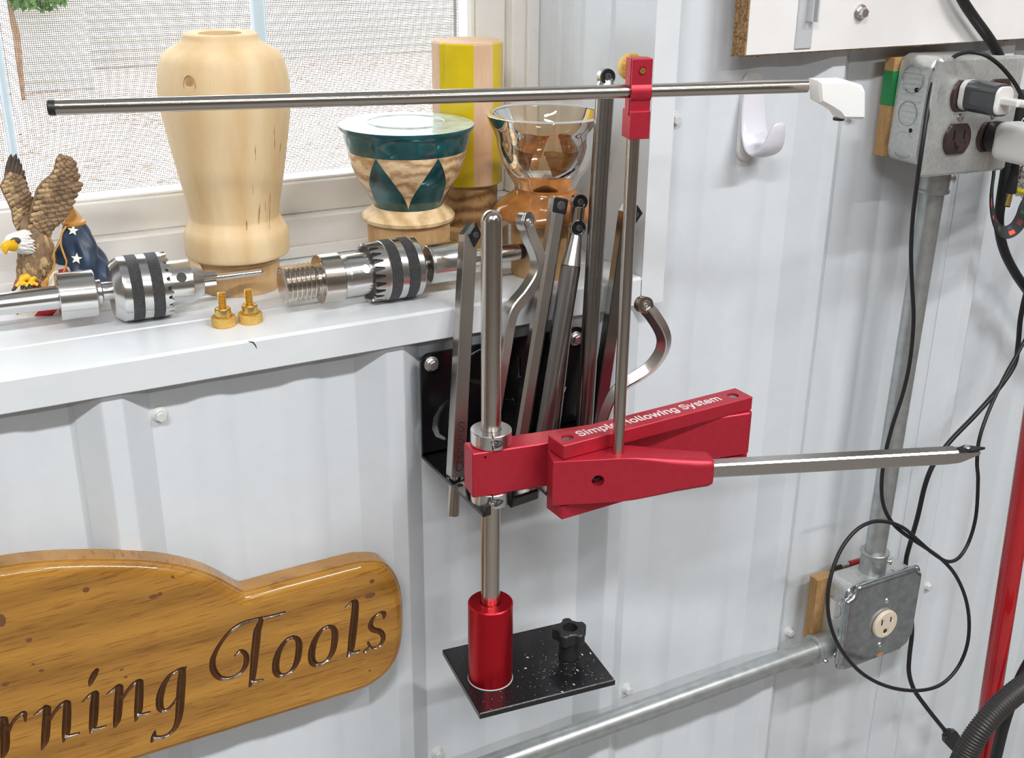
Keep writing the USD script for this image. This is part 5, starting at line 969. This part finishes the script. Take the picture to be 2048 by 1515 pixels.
for x, z, a, b in [(0.0243, 0.9833, 0.0042, 0.0034,), (0.003, 0.9503, 0.0052, 0.0036,), (0.0291, 0.9539, 0.0036, 0.0024,), (0.0241, 0.9616, 0.0022, 0.0016,), (0.0695, 1.0144, 0.0046, 0.0042,), (0.1179, 0.994, 0.0068, 0.0036,), (0.1229, 0.9947, 0.0034, 0.0034,), (0.134, 1.0074, 0.002, 0.0022,), (0.2999, 0.9551, 0.0042, 0.004,), (0.2975, 0.9415, 0.009, 0.005,), (0.2942, 0.8634, 0.002, 0.002,), (0.0866, 0.9352, 0.003, 0.0018,), (0.0888, 0.9273, 0.0026, 0.0022,), (0.008, 1.0059, 0.006, 0.01,)]:
    part(sign, 'knot', ellip((x, SF, z), (a * .55, .00022, b * .55)), 'knot_dark', True)

# ================================================================= board, hook, conduits and boxes
bd = thing('melamine_board', 'white melamine board with raw chipboard edges, screwed to the wall at top right', 'board', (.6667, -.0193, 1.3792))
bx0, bx1, bz0, bz1 = .6667, 1.75, 1.3792, 1.78
part(bd, 'core', bar_box(bx0, bx1, -.0378, -.0195, bz0, bz1, .0005), 'particle_board'); part(bd, 'white_face', bar_box(bx0 + .0012, bx1, -.0386, -.0377, bz0 + .0010, bz1, .0003), 'melamine')
r3 = np.random.default_rng(9); ms = []
for _ in range(60):
    x = bx0 + (bx1 - bx0) * r3.random() ** 2; s = r3.uniform(.0004, .0014); ms.append(ellip((x, r3.uniform(-.037, -.021), bz0 - s * .2), (s * 1.6, s, s), n=1))
for _ in range(25): s = r3.uniform(.0004, .0012); ms.append(ellip((bx0, r3.uniform(-.036, -.021), r3.uniform(bz0, bz0 + .09)), (s, s, s * 1.5), n=1))
part(bd, 'loose_chips', ms, 'particle_board', False, kind='stuff')
single('board_screw', hexhead((*(0.7951,), -.0386, 1.4122), (0, -1, 0), .0082, .0052, .0076, .0010, .0064), 'zinc_screw', 'zinc hex screw driven through the face of the white board', 'screw')
st = thing('shelf_standard', 'grey metal shelf standard strip fixed on the white board', 'bracket strip', (.7305, -.0386, 1.3830))
part(st, 'strip', bar_box(.7213, .7400, -.0402, -.0386, 1.3832, 1.74, .0006), 'standard_strip'); part(st, 'rail', [bar_box(.7305, .7322, -.0480, -.0400, 1.4065, 1.74, .0005), bar_box(.7365, .7382, -.0480, -.0400, 1.4065, 1.74, .0005), bar_box(.7318, .7370, -.0412, -.0400, 1.4065, 1.74, .0003)], 'standard_strip')
hk = thing('adhesive_hook', 'white plastic adhesive hook stuck on the wall below the board', 'hook', (.7075, -.0003, 1.262))
stad = lambda w, z0, z1: unary_union([Point(0, z0 + w / 2).buffer(w / 2, 16), Point(0, z1 - w / 2).buffer(w / 2, 16), sbox(-w / 2, z0 + w / 2, w / 2, z1 - w / 2)])
part(hk, 'pull_tab', prism(stad(.0185, 1.2625, 1.31), .0010, frame((.7080, -.0008, 0), (1, 0, 0), y=up)), 'white_plastic', label='flat pull tab below the hook')
part(hk, 'arrow_print', prism(Polygon([(0, 1.2655), (-.0022, 1.2690), (-.0009, 1.2690), (-.0009, 1.2725), (.0009, 1.2725), (.0009, 1.2690), (.0022, 1.2690)]).difference(Polygon([(0, 1.2665), (-.0012, 1.2685), (-.0004, 1.2685), (-.0004, 1.2720), (.0004, 1.2720), (.0004, 1.2685), (.0012, 1.2685)])), .0002, frame((.7080, -.0019, 0), (1, 0, 0), y=up)), 'label_grey', False)
part(hk, 'back_plate', bprism(stad(.0250, 1.2775, 1.3615), .0052, .0020, frame((.7075, -.0004, 0), (1, 0, 0), y=up)), 'white_plastic', 35)
hp2 = spline([(.7075, -.0060, 1.346), (.7070, -.0085, 1.324), (.7065, -.0130, 1.306), (.7065, -.0210, 1.2930), (.7070, -.0300, 1.2905), (.7075, -.0385, 1.2985), (.7078, -.0425, 1.3110), (.7078, -.0440, 1.3200)], 8)
sec_ = np.array([(math.cos(a), math.sin(a) * .26) for a in np.linspace(0, 2 * np.pi, 24, endpoint=False)])
part(hk, 'hook_arm', tube(hp2, np.interp(np.linspace(0, 1, len(hp2)), [0, .1, .4, .62, .85, .97, 1], [.0115, .0140, .0165, .0160, .0105, .0070, .0030]), shape=sec_, up=(1, 0, 0)), 'pearl_plastic', True)

def ringm(o, d, r): return mv(tube([V(r * math.cos(a), r * math.sin(a), 0) for a in np.linspace(0, 2 * math.pi, 40, endpoint=False)], .00045, 6, True), zframe(o, d))
def stub_screw(o, d, parent): part(parent, 'clamp_screw', cat([screwhead(V(o), d, .0040, .0026, True, 15), cyl(V(o) - V(d) * .006, o, .0026, 16)]), 'zinc_screw')
CY = -.0505
VT, VB = V(.9105, CY, 1.2650), V(.9045, CY, .8020)
cv = thing('vertical_conduit', 'galvanised steel conduit running down the wall between the two outlet boxes', 'conduit', VB)
part(cv, 'pipe', cyl(VB, VT, .0117, 40), 'galvanised_conduit')
for o, d in ((VB - V(0, 0, .005), (VT - VB) / np.linalg.norm(VT - VB)), (VT, (VB - VT) / np.linalg.norm(VT - VB))):
    cn = part(cv, 'set_screw_connector', lathe(sharp([(.0118, 0), (.0150, 0), (.0150, .0240), (.0163, .0245), (.0163, .0275), (.0120, .0275)], .0006), 44, zframe(o, d)), 'galvanised_conduit', 30)
    stub_screw(V(o) + V(d) * .014 + V(.0150, -.0100, 0), V(.72, -.69, 0), cn)
HZ = .7145; HA, HB = V(.28, CY, HZ - .0018), V(.8480, CY, HZ)
chz = thing('horizontal_conduit', 'galvanised steel conduit running along the wall into the lower outlet box', 'conduit', HA)
part(chz, 'pipe', cyl(HA, HB, .0117, 40), 'galvanised_conduit')
for x in (.545, .556, .561): part(chz, 'ding', mv(lathe([(0, .0002), (.0016, .0001), (.0020, -.0002)], 16), zframe((x, CY - .0094, HZ - .0068), (0, -.8, -.6))), 'white_plastic')
cn = part(chz, 'set_screw_connector', lathe(sharp([(.0120, 0), (.0166, 0), (.0166, .0030), (.0153, .0036), (.0153, .0270), (.0120, .0270)], .0006), 44, zframe((.8275, CY, HZ), (1, 0, 0))), 'galvanised_conduit', 30)
stub_screw(V(.8375, CY - .0118, HZ - .0118), V(0, -.72, -.69), cn); stub_screw(V(.8480, CY - .0150, HZ - .0040), V(0, -.97, -.2), cn)
def rrect(w, hh, r): return Polygon(rr(w, hh, r, 7))
# lower box with a single receptacle
BCX, BCZ = .8993, .7500
pw = single('plywood_backer', cat([bar_box(.8405, .945, -.0195 - .0022 * k, -.0195 - .0022 * (k - 1) - .0001, .7100, .7925, .0003) for k in range(1, 7)]), 'plywood', 'plywood backing block behind the lower outlet box', 'backing board')
lb = thing('outlet_box', 'galvanised outlet box with one round cream receptacle, lower on the wall', 'electrical box', (BCX, -.0330, BCZ - .055))
FB = lambda y: frame((BCX, y, BCZ), (1, 0, 0), y=up)
body = man(bprism(rrect(.1000, .1020, .0100), .0405, .0012, FB(-.0325) @ trimesh.transformations.translation_matrix((.0052, -.0025, 0))))
for z in (.028, -.012, -.034): body = body - man(cyl((BCX - .052, -.0600, BCZ + z), (BCX - .0425, -.0600, BCZ + z), .0022, 16))
for x, y in ((-.022, -.064), (.025, -.062)): body = body - man(cyl((BCX + x, y, BCZ + .0460), (BCX + x, y, BCZ + .056), .0026, 16))
part(lb, 'box_body', body, 'galvanised', 30)
part(lb, 'label_sticker', [bar_box(BCX - .0452, BCX - .0447, -.0500, -.0420, BCZ - .004, BCZ + .020, .0001)], 'white_plastic')
part(lb, 'knockout', ringm((BCX - .0448, CY + .003, BCZ + .012), (-1, 0, 0), .0122), 'dark_zinc_cover')
cov = rrect(.1155, .1115, .0115)
ears = unary_union([Point(-.0520, .0500).buffer(.0085)]); raised = cov
for sx_, sz_ in ((-1, 1), (1, -1), (1, 1), (-1, -1)): raised = raised.difference(Point(sx_ * .0577, sz_ * .0557).buffer(.0150 if sx_ * sz_ < 0 else .0095))
raised = raised.buffer(-.0060).buffer(.0060, 8).simplify(.00008)
part(lb, 'cover_rim', bprism(cov, .0018, .0005, FB(-.0722)), 'dark_zinc_cover', 30)
cvr = part(lb, 'cover', bprism(raised, .0062, .0052, FB(-.0732), True), 'dark_zinc_cover', 60)
part(cvr, 'copper_smudge', mv(ellip((.0060, -.0495, .0063), (.0052, .0024, .0002)), FB(-.0732)), 'copper_mark')
for p in ((0.0040, .0242), (.0035, -.0352)): part(lb, 'cover_screw', screwhead((BCX + p[0], -.0793, BCZ + p[1]), (0, -1, 0), .0036, .0016), 'zinc_screw')
for p in ((-.0512, .0492), (.0512, .0492), (-.0512, -.0492)): part(lb, 'corner_screw', screwhead((BCX + p[0], -.0740, BCZ + p[1]), (0, -1, 0), .0036, .0018), 'zinc_screw')
def slots(kind): return [sbox(-.0080, .0010, -.0060, .0085), sbox(.0055, .0020, .0075, .0082), Point(0, -.0085).buffer(.0026).union(sbox(-.0026, -.0095, .0026, -.0065))]
rcx, rcz = BCX + .0038, BCZ - .0052
rf2 = man(lathe(sharp([(0, 0), (.0176, 0), (.0172, .0050), (0, .0050)], .0010), 56)); rf2 = rf2 - man(prism(sbox(-.0035, .004, .0035, .010).union(sbox(-.012, .004, -.0035, .0135)).intersection(Point(0, 0).buffer(.001)).union(Polygon([(-.0105, .0095), (-.0045, .0095), (-.0045, .0010), (-.0105, .0010)])), .002, trimesh.transformations.translation_matrix((0, 0, .0042)))) - man(prism(Polygon([(.0045, .0095), (.0110, .0095), (.0110, .0020), (.0045, .0020)]), .002, trimesh.transformations.translation_matrix((0, 0, .0042)))) - man(prism(Polygon([(-.005, -.0050), (.005, -.0050), (.0040, -.0125), (-.0040, -.0125)]), .002, trimesh.transformations.translation_matrix((0, 0, .0042))))
FR = frame((rcx, -.0793, rcz), (1, 0, 0), y=up) @ rot((0, 0, 1), 0)
rc = part(lb, 'receptacle', mv(rf2, FR), 'cream_plastic', 30, label='round cream receptacle')
part(rc, 'slot', [prism(s, .0003, FR @ trimesh.transformations.translation_matrix((0, 0, .0042))) for s in slots(0)], 'engraved_dark', False)
single('marker_pen', cat([cyl((0.8666, -0.0262, 0.7973), (0.8942, -0.0262, 0.7963), .0024, 16, .0004)]), 'black_gap', 'slim dark pen lying across the top of the lower plywood block', 'pen')
part('/World/marker_pen', 'cap', cyl((0.8934, -0.0262, 0.7965), (0.9114, -0.0262, 0.7955), .0036, 20, .0006), 'red_plastic', label='red pen cap'); part('/World/marker_pen', 'silver_band', cyl((0.8803, -0.0262, 0.7968), (0.8919, -0.0262, 0.7962), .0027, 16), 'zinc_screw')
# upper box with two duplex receptacles
UCX, UCZ, UF = .9000, 1.3200, -.0960
rot_u = rot((0, 1, 0), 1.6)
def FU(y): return frame((UCX, y, UCZ), rot_u[:3, :3] @ V(1, 0, 0), y=rot_u[:3, :3] @ up)
SB_ = trimesh.transformations.translation_matrix((.0085, .001, 0))
pu = thing('plywood_backer', 'plywood backing block with a green paint mark behind the upper outlet box', 'backing board', (.8575, -.0195, 1.27))
part(pu, 'block', [bar_box(.8538, .950, -.0195 - .0024 * k, -.0195 - .0024 * (k - 1), 1.2745, 1.3685, .0003) for k in range(1, 6)], 'plywood'); part(pu, 'paint_mark', [bar_box(.8535, .8541, -.0316, -.0196, 1.3235, 1.3560, .0001), bar_box(.8540, .8640, -.0319, -.0312, 1.3235, 1.3560, .0001)], 'green_paint', label='green paint mark')
ubx = thing('outlet_box', 'galvanised outlet box with two brown duplex receptacles, upper right near the white board', 'electrical box', (UCX, -.0320, UCZ - .054))
part(ubx, 'box_body', bprism(rrect(.1000, .1020, .0130), .0400, .0014, FU(-.0320) @ SB_), 'galvanised', 30)
part(ubx, 'side_ridges', [bar_box(UCX - .0420, UCX - .0414, -.066, -.040, UCZ - .036 + .0052 * k, UCZ - .0353 + .0052 * k, .0001) for k in range(15)], 'galvanised', False, kind='stuff')
part(ubx, 'box_lip', bprism(rrect(.0985, .1005, .0120), .0060, .0010, FU(-.0718) @ SB_), 'dark_zinc_cover', 30)
part(ubx, 'extension_ring', bprism(rrect(.0940, .0970, .0060), .0130, .0010, FU(-.0770) @ SB_), 'dark_zinc_cover', 30)
for dz in (.022, -.016): part(ubx, 'nail_hole', cyl((UCX - .0422, -.0590, UCZ + dz), (UCX - .0409, -.0590, UCZ + dz), .0022, 16), 'black_gap')
for r, z in ((.0115, -.002), (.0128, .030), (.0128, -.032)): part(ubx, 'knockout', ringm((UCX - .0418, -.0520, UCZ + .001 + z), (-1, 0, 0), r), 'dark_zinc_cover')
cu = part(ubx, 'cover', bprism(rrect(.1140, .1090, .0040), .0085, .0028, FU(UF + .0085)), 'galvanised', 25)
def duplex(cx, cz, parent):
    sh_ = Point(0, 0).buffer(.0172, 24).intersection(sbox(-.02, -.0142, .02, .0142)); F = FU(UF) @ trimesh.transformations.translation_matrix((cx, cz, 0))
    m = man(bprism(sh_, .0040, .0010, F @ trimesh.transformations.translation_matrix((0, 0, -.0008)))); cuts = [prism(s, .002, F @ trimesh.transformations.translation_matrix((0, 0, .0022))) for s in (sbox(-.0078, -.0010, -.0056, .0085), sbox(.0054, .0, .0074, .0082), Polygon([(-.010, -.0025), (.010, -.0025), (.0046, -.0125), (-.0046, -.0125)]).difference(sbox(-.0025, -.006, .0025, .0)))]
    p = part(parent, 'receptacle', m - man(cuts[0]) - man(cuts[1]) - man(cuts[2]), 'brown_bakelite', 30, label='brown receptacle')
    part(p, 'slot', [prism(s, .0003, F @ trimesh.transformations.translation_matrix((0, 0, .0021))) for s in (sbox(-.0078, -.0010, -.0056, .0085), sbox(.0054, .0, .0074, .0082), Point(0, -.0088).buffer(.0024).union(sbox(-.0024, -.0090, .0024, -.0060)))], 'black_gap', False)
for cx in (-.0205, .0240):
    for cz in (.0198, -.0198): duplex(cx, cz, ubx)
    part(ubx, 'cover_screw', mv(screwhead((cx, 0, 0), (0, 0, 1), .0034, .0018), FU(UF)), 'zinc_screw')
part(ubx, 'ground_clip', cat([rbox(.030, .0100, .0030, .001, (UCX + .014, -.0660, UCZ - .0575)), screwhead((UCX + .0270, -.0720, UCZ - .0575), (.3, -.95, 0), .0042, .003)]), 'zinc_screw')
# chargers and what hangs on the box
FC = FU(UF) @ trimesh.transformations.translation_matrix((-.0200, .0215, 0))
cg = thing('usb_charger', 'small white and smoky grey USB charger plugged into upper receptacle', 'charger', (UCX - .02, UF, UCZ + .008))
def rprism(w, hh, r, z0, z1, b): return bprism(rrect(w, hh, r), z1 - z0, b, FC @ trimesh.transformations.translation_matrix((0, 0, z0)))
part(cg, 'base', rprism(.0250, .0275, .0085, .0034, .0110, .0010), 'white_plastic', 40); part(cg, 'sleeve', rprism(.0258, .0283, .0088, .0100, .0440, .0008), 'smoke_plastic', 40); part(cg, 'front_face', rprism(.0228, .0252, .0075, .0400, .0460, .0014), 'white_plastic', 40)
uc = thing('usb_cable', 'white USB cable leaving the small charger to the right', 'cable', (FC @ V(0, 0, .046, 1))[:3])
part(uc, 'plug', rprism(.0125, .0062, .0016, .0452, .0640, .0008), 'white_plastic', 40); part(uc, 'strain_relief', mv(lathe([(.0030, .0635), (.0032, .0660), (.0022, .0720), (.0016, .0725)], 20), FC), 'white_plastic')
e0 = (FC @ V(0, 0, .072, 1))[:3]; part(uc, 'cord', tube(spline([e0, e0 + V(.003, -.012, -.0005), e0 + V(.020, -.020, -.006), e0 + V(.060, -.020, -.010), e0 + V(.12, -.010, .02), e0 + V(.20, .02, .12), e0 + V(.26, .06, .30), e0 + V(.30, .09, .55)], 8), .0015, 10), 'white_plastic', True)
FC = FU(UF) @ trimesh.transformations.translation_matrix((.0255, -.0190, 0))
c2 = thing('plug_adapter', 'bulky white plug adapter with black base in the lower right receptacle', 'charger', (UCX + .0255, UF, UCZ - .034))
part(c2, 'base', rprism(.0280, .0290, .0120, .0034, .0150, .0010), 'black_plastic', 40); part(c2, 'body', mv(softbox(.0345, .0360, .0500, .0090, (.0020, -.0015, .0375)), FC), 'white_plastic', 60)
part(c2, 'end_face', mv(bprism(rrect(.0240, .0250, .0070), .0016, .0005), FC @ trimesh.transformations.translation_matrix((.0020, -.0015, .0618))), 'smoke_plastic', 40)
part(c2, 'dimple', mv(lathe([(0, 0), (.0080, .0003), (.0092, 0)], 32), FC @ zframe((-.0152, -.0010, .0330), (-1, 0, 0))), 'white_plastic')
FA = frame((0.9648, -0.1, 1.3145), (1, 0, -.05), y=up)
ad = thing('power_adapter', 'black power adapter with white lettering behind the chargers, at right edge', 'adapter', (0.9835, -0.088, 1.2987))
part(ad, 'body', mv(softbox(.0260, .0560, .0240, .0030, (.0050, -.004, -.012)), FA), 'black_plastic', 40); part(ad, 'lettering', text('ADI', .0098, .0003, FA @ trimesh.transformations.translation_matrix((.0016, -.0180, .0000)) @ rot((0, 0, 1), 74)), 'white_plastic', False)
fp = thing('foil_pouch', 'crumpled silver and yellow foil packet hanging by the upper box, right edge', 'packet', (1.0019, -0.085, 1.2311))
t_ = trimesh.creation.icosphere(4); v = t_.vertices * V(.0130, .0090, .0210); nz = meshkit.fbm(t_.vertices * 3.1, 3, 5) - .5; v = v * (1 + .38 * nz)[:, None]; part(fp, 'foil', (v + V((0.9972, -0.085, 1.2521)), t_.faces), 'foil_silver', False)
for z, s in ((.0150, .62), (-.0140, .72)): v = t_.vertices * V(.0142 * s, .0098 * s, .0042); part(fp, 'yellow_band', (v * (1 + .2 * nz)[:, None] + V((0.9972, -0.085, 1.2521)) + V(-.002, -.002, z), t_.faces), 'foil_yellow', False)
# cords
def cord(name, label, P, r, mt='black_rubber', n=10, cat_='cable', dens=8):
    P = spline(P, dens); t = thing(name, label, cat_, P[0]); part(t, 'cord', tube(P, r, n), mt, True); return t, P
cord('thick_cable', 'thick black cable coming down over the board and behind the upper outlet box', [(0.7489, -0.05, 1.5565), (0.813, -0.05, 1.5191), (0.866, -0.05, 1.4739), (0.8966, -0.05, 1.439), (0.9118, -0.05, 1.4208), (0.9326, -0.05, 1.4029), (0.9536, -0.05, 1.3864), (0.9713, -0.048, 1.3723), (0.9904, -0.044, 1.354), (1.0074, -0.044, 1.321), (1.0164, -0.046, 1.2697), (1.014, -0.05, 1.2181), (1.0152, -0.052, 1.1915), (1.0301, -0.052, 1.1623), (1.0571, -0.05, 1.1329), (1.0939, -0.048, 1.0998), (1.1632, -0.046, 1.0349), (1.2375, -0.044, 0.943), (1.2965, -0.042, 0.7883), (1.3555, -0.04, 0.5328)], .0052)
cord('thin_cord', 'thin black cord arching over the top of the upper outlet box', [(0.8721, -0.084, 1.3626), (0.8645, -0.09, 1.3735), (0.8636, -0.1, 1.3794), (0.8643, -0.112, 1.3818), (0.8729, -0.12, 1.3794), (0.8884, -0.124, 1.3704), (0.9057, -0.126, 1.3569), (0.9186, -0.126, 1.345), (0.9404, -0.124, 1.3228), (0.975, -0.118, 1.286), (1.0109, -0.11, 1.2315), (1.0347, -0.1, 1.1633), (1.0948, -0.09, 1.0492)], .0019)
cord('looped_cord', 'thin black cord hanging from the upper box with a wide loop around the lower box', [(0.8524, -0.083, 1.3518), (0.846, -0.087, 1.3374), (0.8359, -0.096, 1.303), (0.836, -0.096, 1.2705), (0.8525, -0.082, 1.2273), (0.8612, -0.078, 1.1904), (0.8709, -0.077, 1.1527), (0.8805, -0.077, 1.1142), (0.8842, -0.077, 1.0699), (0.8812, -0.077, 1.0341), (0.8729, -0.077, 0.9985), (0.8684, -0.077, 0.9645), (0.8671, -0.079, 0.933), (0.8718, -0.082, 0.906), (0.882, -0.088, 0.8856), (0.8981, -0.094, 0.8695), (0.931, -0.096, 0.8453), (0.9606, -0.096, 0.8224), (0.9863, -0.098, 0.7957), (1.0081, -0.1, 0.7608), (1.0206, -0.102, 0.7251), (1.0243, -0.103, 0.6892), (1.0135, -0.104, 0.6612), (0.9867, -0.106, 0.6479), (0.9448, -0.11, 0.6567), (0.8894, -0.116, 0.6845), (0.8423, -0.118, 0.7185), (0.8071, -0.118, 0.7567), (0.7847, -0.116, 0.7946), (0.777, -0.112, 0.8287), (0.783, -0.106, 0.8571), (0.7986, -0.1, 0.8809), (0.8208, -0.096, 0.8958), (0.8455, -0.094, 0.8986), (0.8705, -0.094, 0.8915), (0.8927, -0.096, 0.8794), (0.9142, -0.099, 0.8603), (0.9408, -0.1, 0.8371), (0.9696, -0.098, 0.8176), (0.9957, -0.092, 0.8124), (1.0131, -0.088, 0.8268), (1.0169, -0.088, 0.8599), (1.004, -0.092, 0.9097), (0.9917, -0.096, 0.9362), (0.9883, -0.096, 0.9643), (1.0026, -0.09, 0.9919), (1.0315, -0.08, 1.0243), (1.055, -0.074, 1.0476), (1.0785, -0.07, 1.0807), (1.0795, -0.078, 1.1291), (1.0689, -0.08, 1.192), (1.0385, -0.082, 1.2589)], .0021, dens=6)
t, P = cord('charging_lead', 'black lead with a moulded plug at its lower end, passing behind the lower box', [(1.1119, -0.054, 1.2631), (1.1172, -0.056, 1.2086), (1.1076, -0.058, 1.171), (1.0895, -0.06, 1.1455), (1.0735, -0.058, 1.1185), (1.0723, -0.056, 1.0831), (1.0768, -0.056, 1.0467), (1.0738, -0.058, 1.0237), (1.0515, -0.06, 0.9992), (1.0207, -0.06, 0.9732), (0.9868, -0.06, 0.9481), (0.9666, -0.06, 0.9251), (0.9579, -0.06, 0.8994), (0.9569, -0.058, 0.8602), (0.9617, -0.05, 0.822), (0.9683, -0.042, 0.7889), (0.9817, -0.036, 0.7506), (0.9977, -0.034, 0.7127), (1.0064, -0.036, 0.6748), (1.0046, -0.04, 0.6408), (1.0042, -0.044, 0.6173), (1.0137, -0.048, 0.5915), (1.0346, -0.052, 0.5621), (1.0553, -0.056, 0.5353), (1.0743, -0.058, 0.512)], .0028)
d = P[-1] - P[-4]; d /= np.linalg.norm(d); FPl = frame(P[-1], d, z=(-.25, -1, .2))
part(t, 'plug', cat([axial([(-.002, .0032), (.004, .0044), (.010, .0070), (.012, .0050)], FPl, 20), mv(bprism(np.array([(.006, -.0062), (.015, -.0108), (.040, -.0100), (.042, -.0080), (.042, .0080), (.040, .0100), (.015, .0108), (.006, .0062)]), .0090, .0015), FPl @ trimesh.transformations.translation_matrix((0, 0, -.0045)))]), 'black_plastic', 30)
bj = thing('barrel_plug', 'black cord end with a silver barrel plug dangling below the upper box', 'plug', (0.9654, -0.098, 1.2276))
b0, b1, b2 = V(*(0.9656, -0.098, 1.2744)), V(*(0.9657, -0.098, 1.2407)), V(*(0.9645, -0.098, 1.2282)); d = (b1 - b0) / np.linalg.norm(b1 - b0); L_ = np.linalg.norm(b1 - b0)
part(bj, 'strain_relief', axial([(0, .0022)] + [(.002 + .0013 * k + dz, .0030 + .00012 * k + (.0007 if dz < .0008 else 0)) for k in range(11) for dz in (0, .0007, .0008, .00125)] + [(L_ * .62, .0050), (L_ * .98, .0054), (L_, .0050)], frame(b0, d, y=(0, -1, 0)), 24), 'black_plastic', 30)
part(bj, 'barrel', axial(sharp([(0, .0027), (np.linalg.norm(b2 - b1), .0027)], .0003), frame(b1, b2 - b1, y=(0, -1, 0)), 24), 'brass'); part(bj, 'barrel_tip', axial([(0, .0026), (.0012, .0026)], frame(b2, b2 - b1, y=(0, -1, 0)), 24), 'black_plastic')
part(bj, 'cord', tube(spline([b0, b0 - d * .015, b0 - d * .03 + V(.006, 0, .002), b0 - d * .03 + V(.03, .0, .006)], 6), .0021, 8), 'black_rubber', True)
# patterned lanyard
lp = spline([(0.965, -0.074, 1.268), (0.9653, -0.075, 1.2531), (0.9654, -0.076, 1.236), (0.969, -0.077, 1.2194), (0.9756, -0.078, 1.2054), (0.9836, -0.08, 1.196), (0.9928, -0.082, 1.1939), (1.0024, -0.083, 1.1983), (1.0088, -0.083, 1.2081), (1.0132, -0.082, 1.2189), (1.0252, -0.08, 1.2339)], 8)
ly = thing('lanyard', 'black woven lanyard with small coloured patches, looped under the upper box at right edge', 'lanyard', lp[0])
tn = np.gradient(lp, axis=0); tn /= np.linalg.norm(tn, axis=1, keepdims=True); wv = np.array([np.interp(np.linspace(0, 1, len(lp)), [0, .35, .5, .65, 1], [1, .9, .72, .85, 1]), ]).T; wdir = np.cross(tn, (0, 1, 0)); wdir /= np.linalg.norm(wdir, axis=1, keepdims=True); wdir = wdir * .86 + V(0, .5, 0); wdir /= np.linalg.norm(wdir, axis=1, keepdims=True)
nd = np.cross(tn, wdir)
def ribbon(i0, i1, w0, w1, lift, th_=.0006):
    s = slice(i0, i1); a, b = lp[s] + wdir[s] * w0, lp[s] + wdir[s] * w1; v = np.hstack([a + nd[s] * (lift - th_), b + nd[s] * (lift - th_), b + nd[s] * (lift + th_), a + nd[s] * (lift + th_)]).reshape(-1, 3); n = i1 - i0; f = []
    for i in range(n - 1):
        for j in range(4): f.append((i * 4 + j, i * 4 + (j + 1) % 4, i * 4 + 4 + (j + 1) % 4, i * 4 + 4 + j))
    f += [(0, 3, 2, 1), ((n - 1) * 4, (n - 1) * 4 + 1, (n - 1) * 4 + 2, (n - 1) * 4 + 3)]; return np.array(v), np.array(f)
part(ly, 'strap', ribbon(0, len(lp), -.0068, .0068, 0), 'strap_black', 30)
for i0, i1, w0, w1, m_ in ((5, 8, -.002, .004, 'strap_rust'), (10, 14, -.002, .004, 'strap_green'), (18, 23, -.0050, -.0010, 'strap_orange'), (18, 23, .0010, .005, 'strap_violet'), (27, 30, -.004, -.001, 'strap_orange'), (31, 34, 0, .005, 'strap_rust'), (36, 40, -.003, .003, 'strap_green'), (48, 54, -.0040, .0005, 'strap_orange'), (48, 54, .0015, .0055, 'strap_violet'), (58, 63, -.003, .003, 'strap_rust'), (66, 70, -.004, .004, 'strap_green')):
    for sg in (-1, 1): part(ly, 'woven_patch', ribbon(i0, i1, w0, w1, sg * .0006, .0002), m_, 30)
# pole and hose at the right edge
PP0, PP1 = V(*(0.9924, -0.2, 0.003)), V(*(0.8906, -0.2, 1.6237))
single('red_pole', cyl(PP0, PP1, .0108, 36, .001), 'red_pole_paint', 'glossy red pole leaning upright at the right edge', 'pole')
hpth = spline([(0.9668, -0.27, 0.8016), (0.9238, -0.27, 0.7948), (0.8896, -0.27, 0.7868), (0.864, -0.27, 0.7755), (0.8451, -0.27, 0.7607), (0.833, -0.268, 0.7381), (0.8259, -0.266, 0.7115), (0.8245, -0.262, 0.6742), (0.835, -0.26, 0.6089)], 34)
hr = .0110 + .0007 * np.cos(np.arange(len(hpth)) * 2 * np.pi / 4)
single('ribbed_hose', tube(hpth, hr, 20), 'black_hose', 'black ribbed hose curving across the red pole at lower right', 'hose', True)
cord('black_cable', 'smooth black cable running down beside the red pole behind the ribbed hose', [(0.9789, -0.225, 0.7844), (0.9602, -0.225, 0.7589), (0.9496, -0.225, 0.7284), (0.9438, -0.225, 0.6965), (0.9419, -0.225, 0.6605), (0.9424, -0.225, 0.6261), (0.9507, -0.225, 0.5556)], .0060)
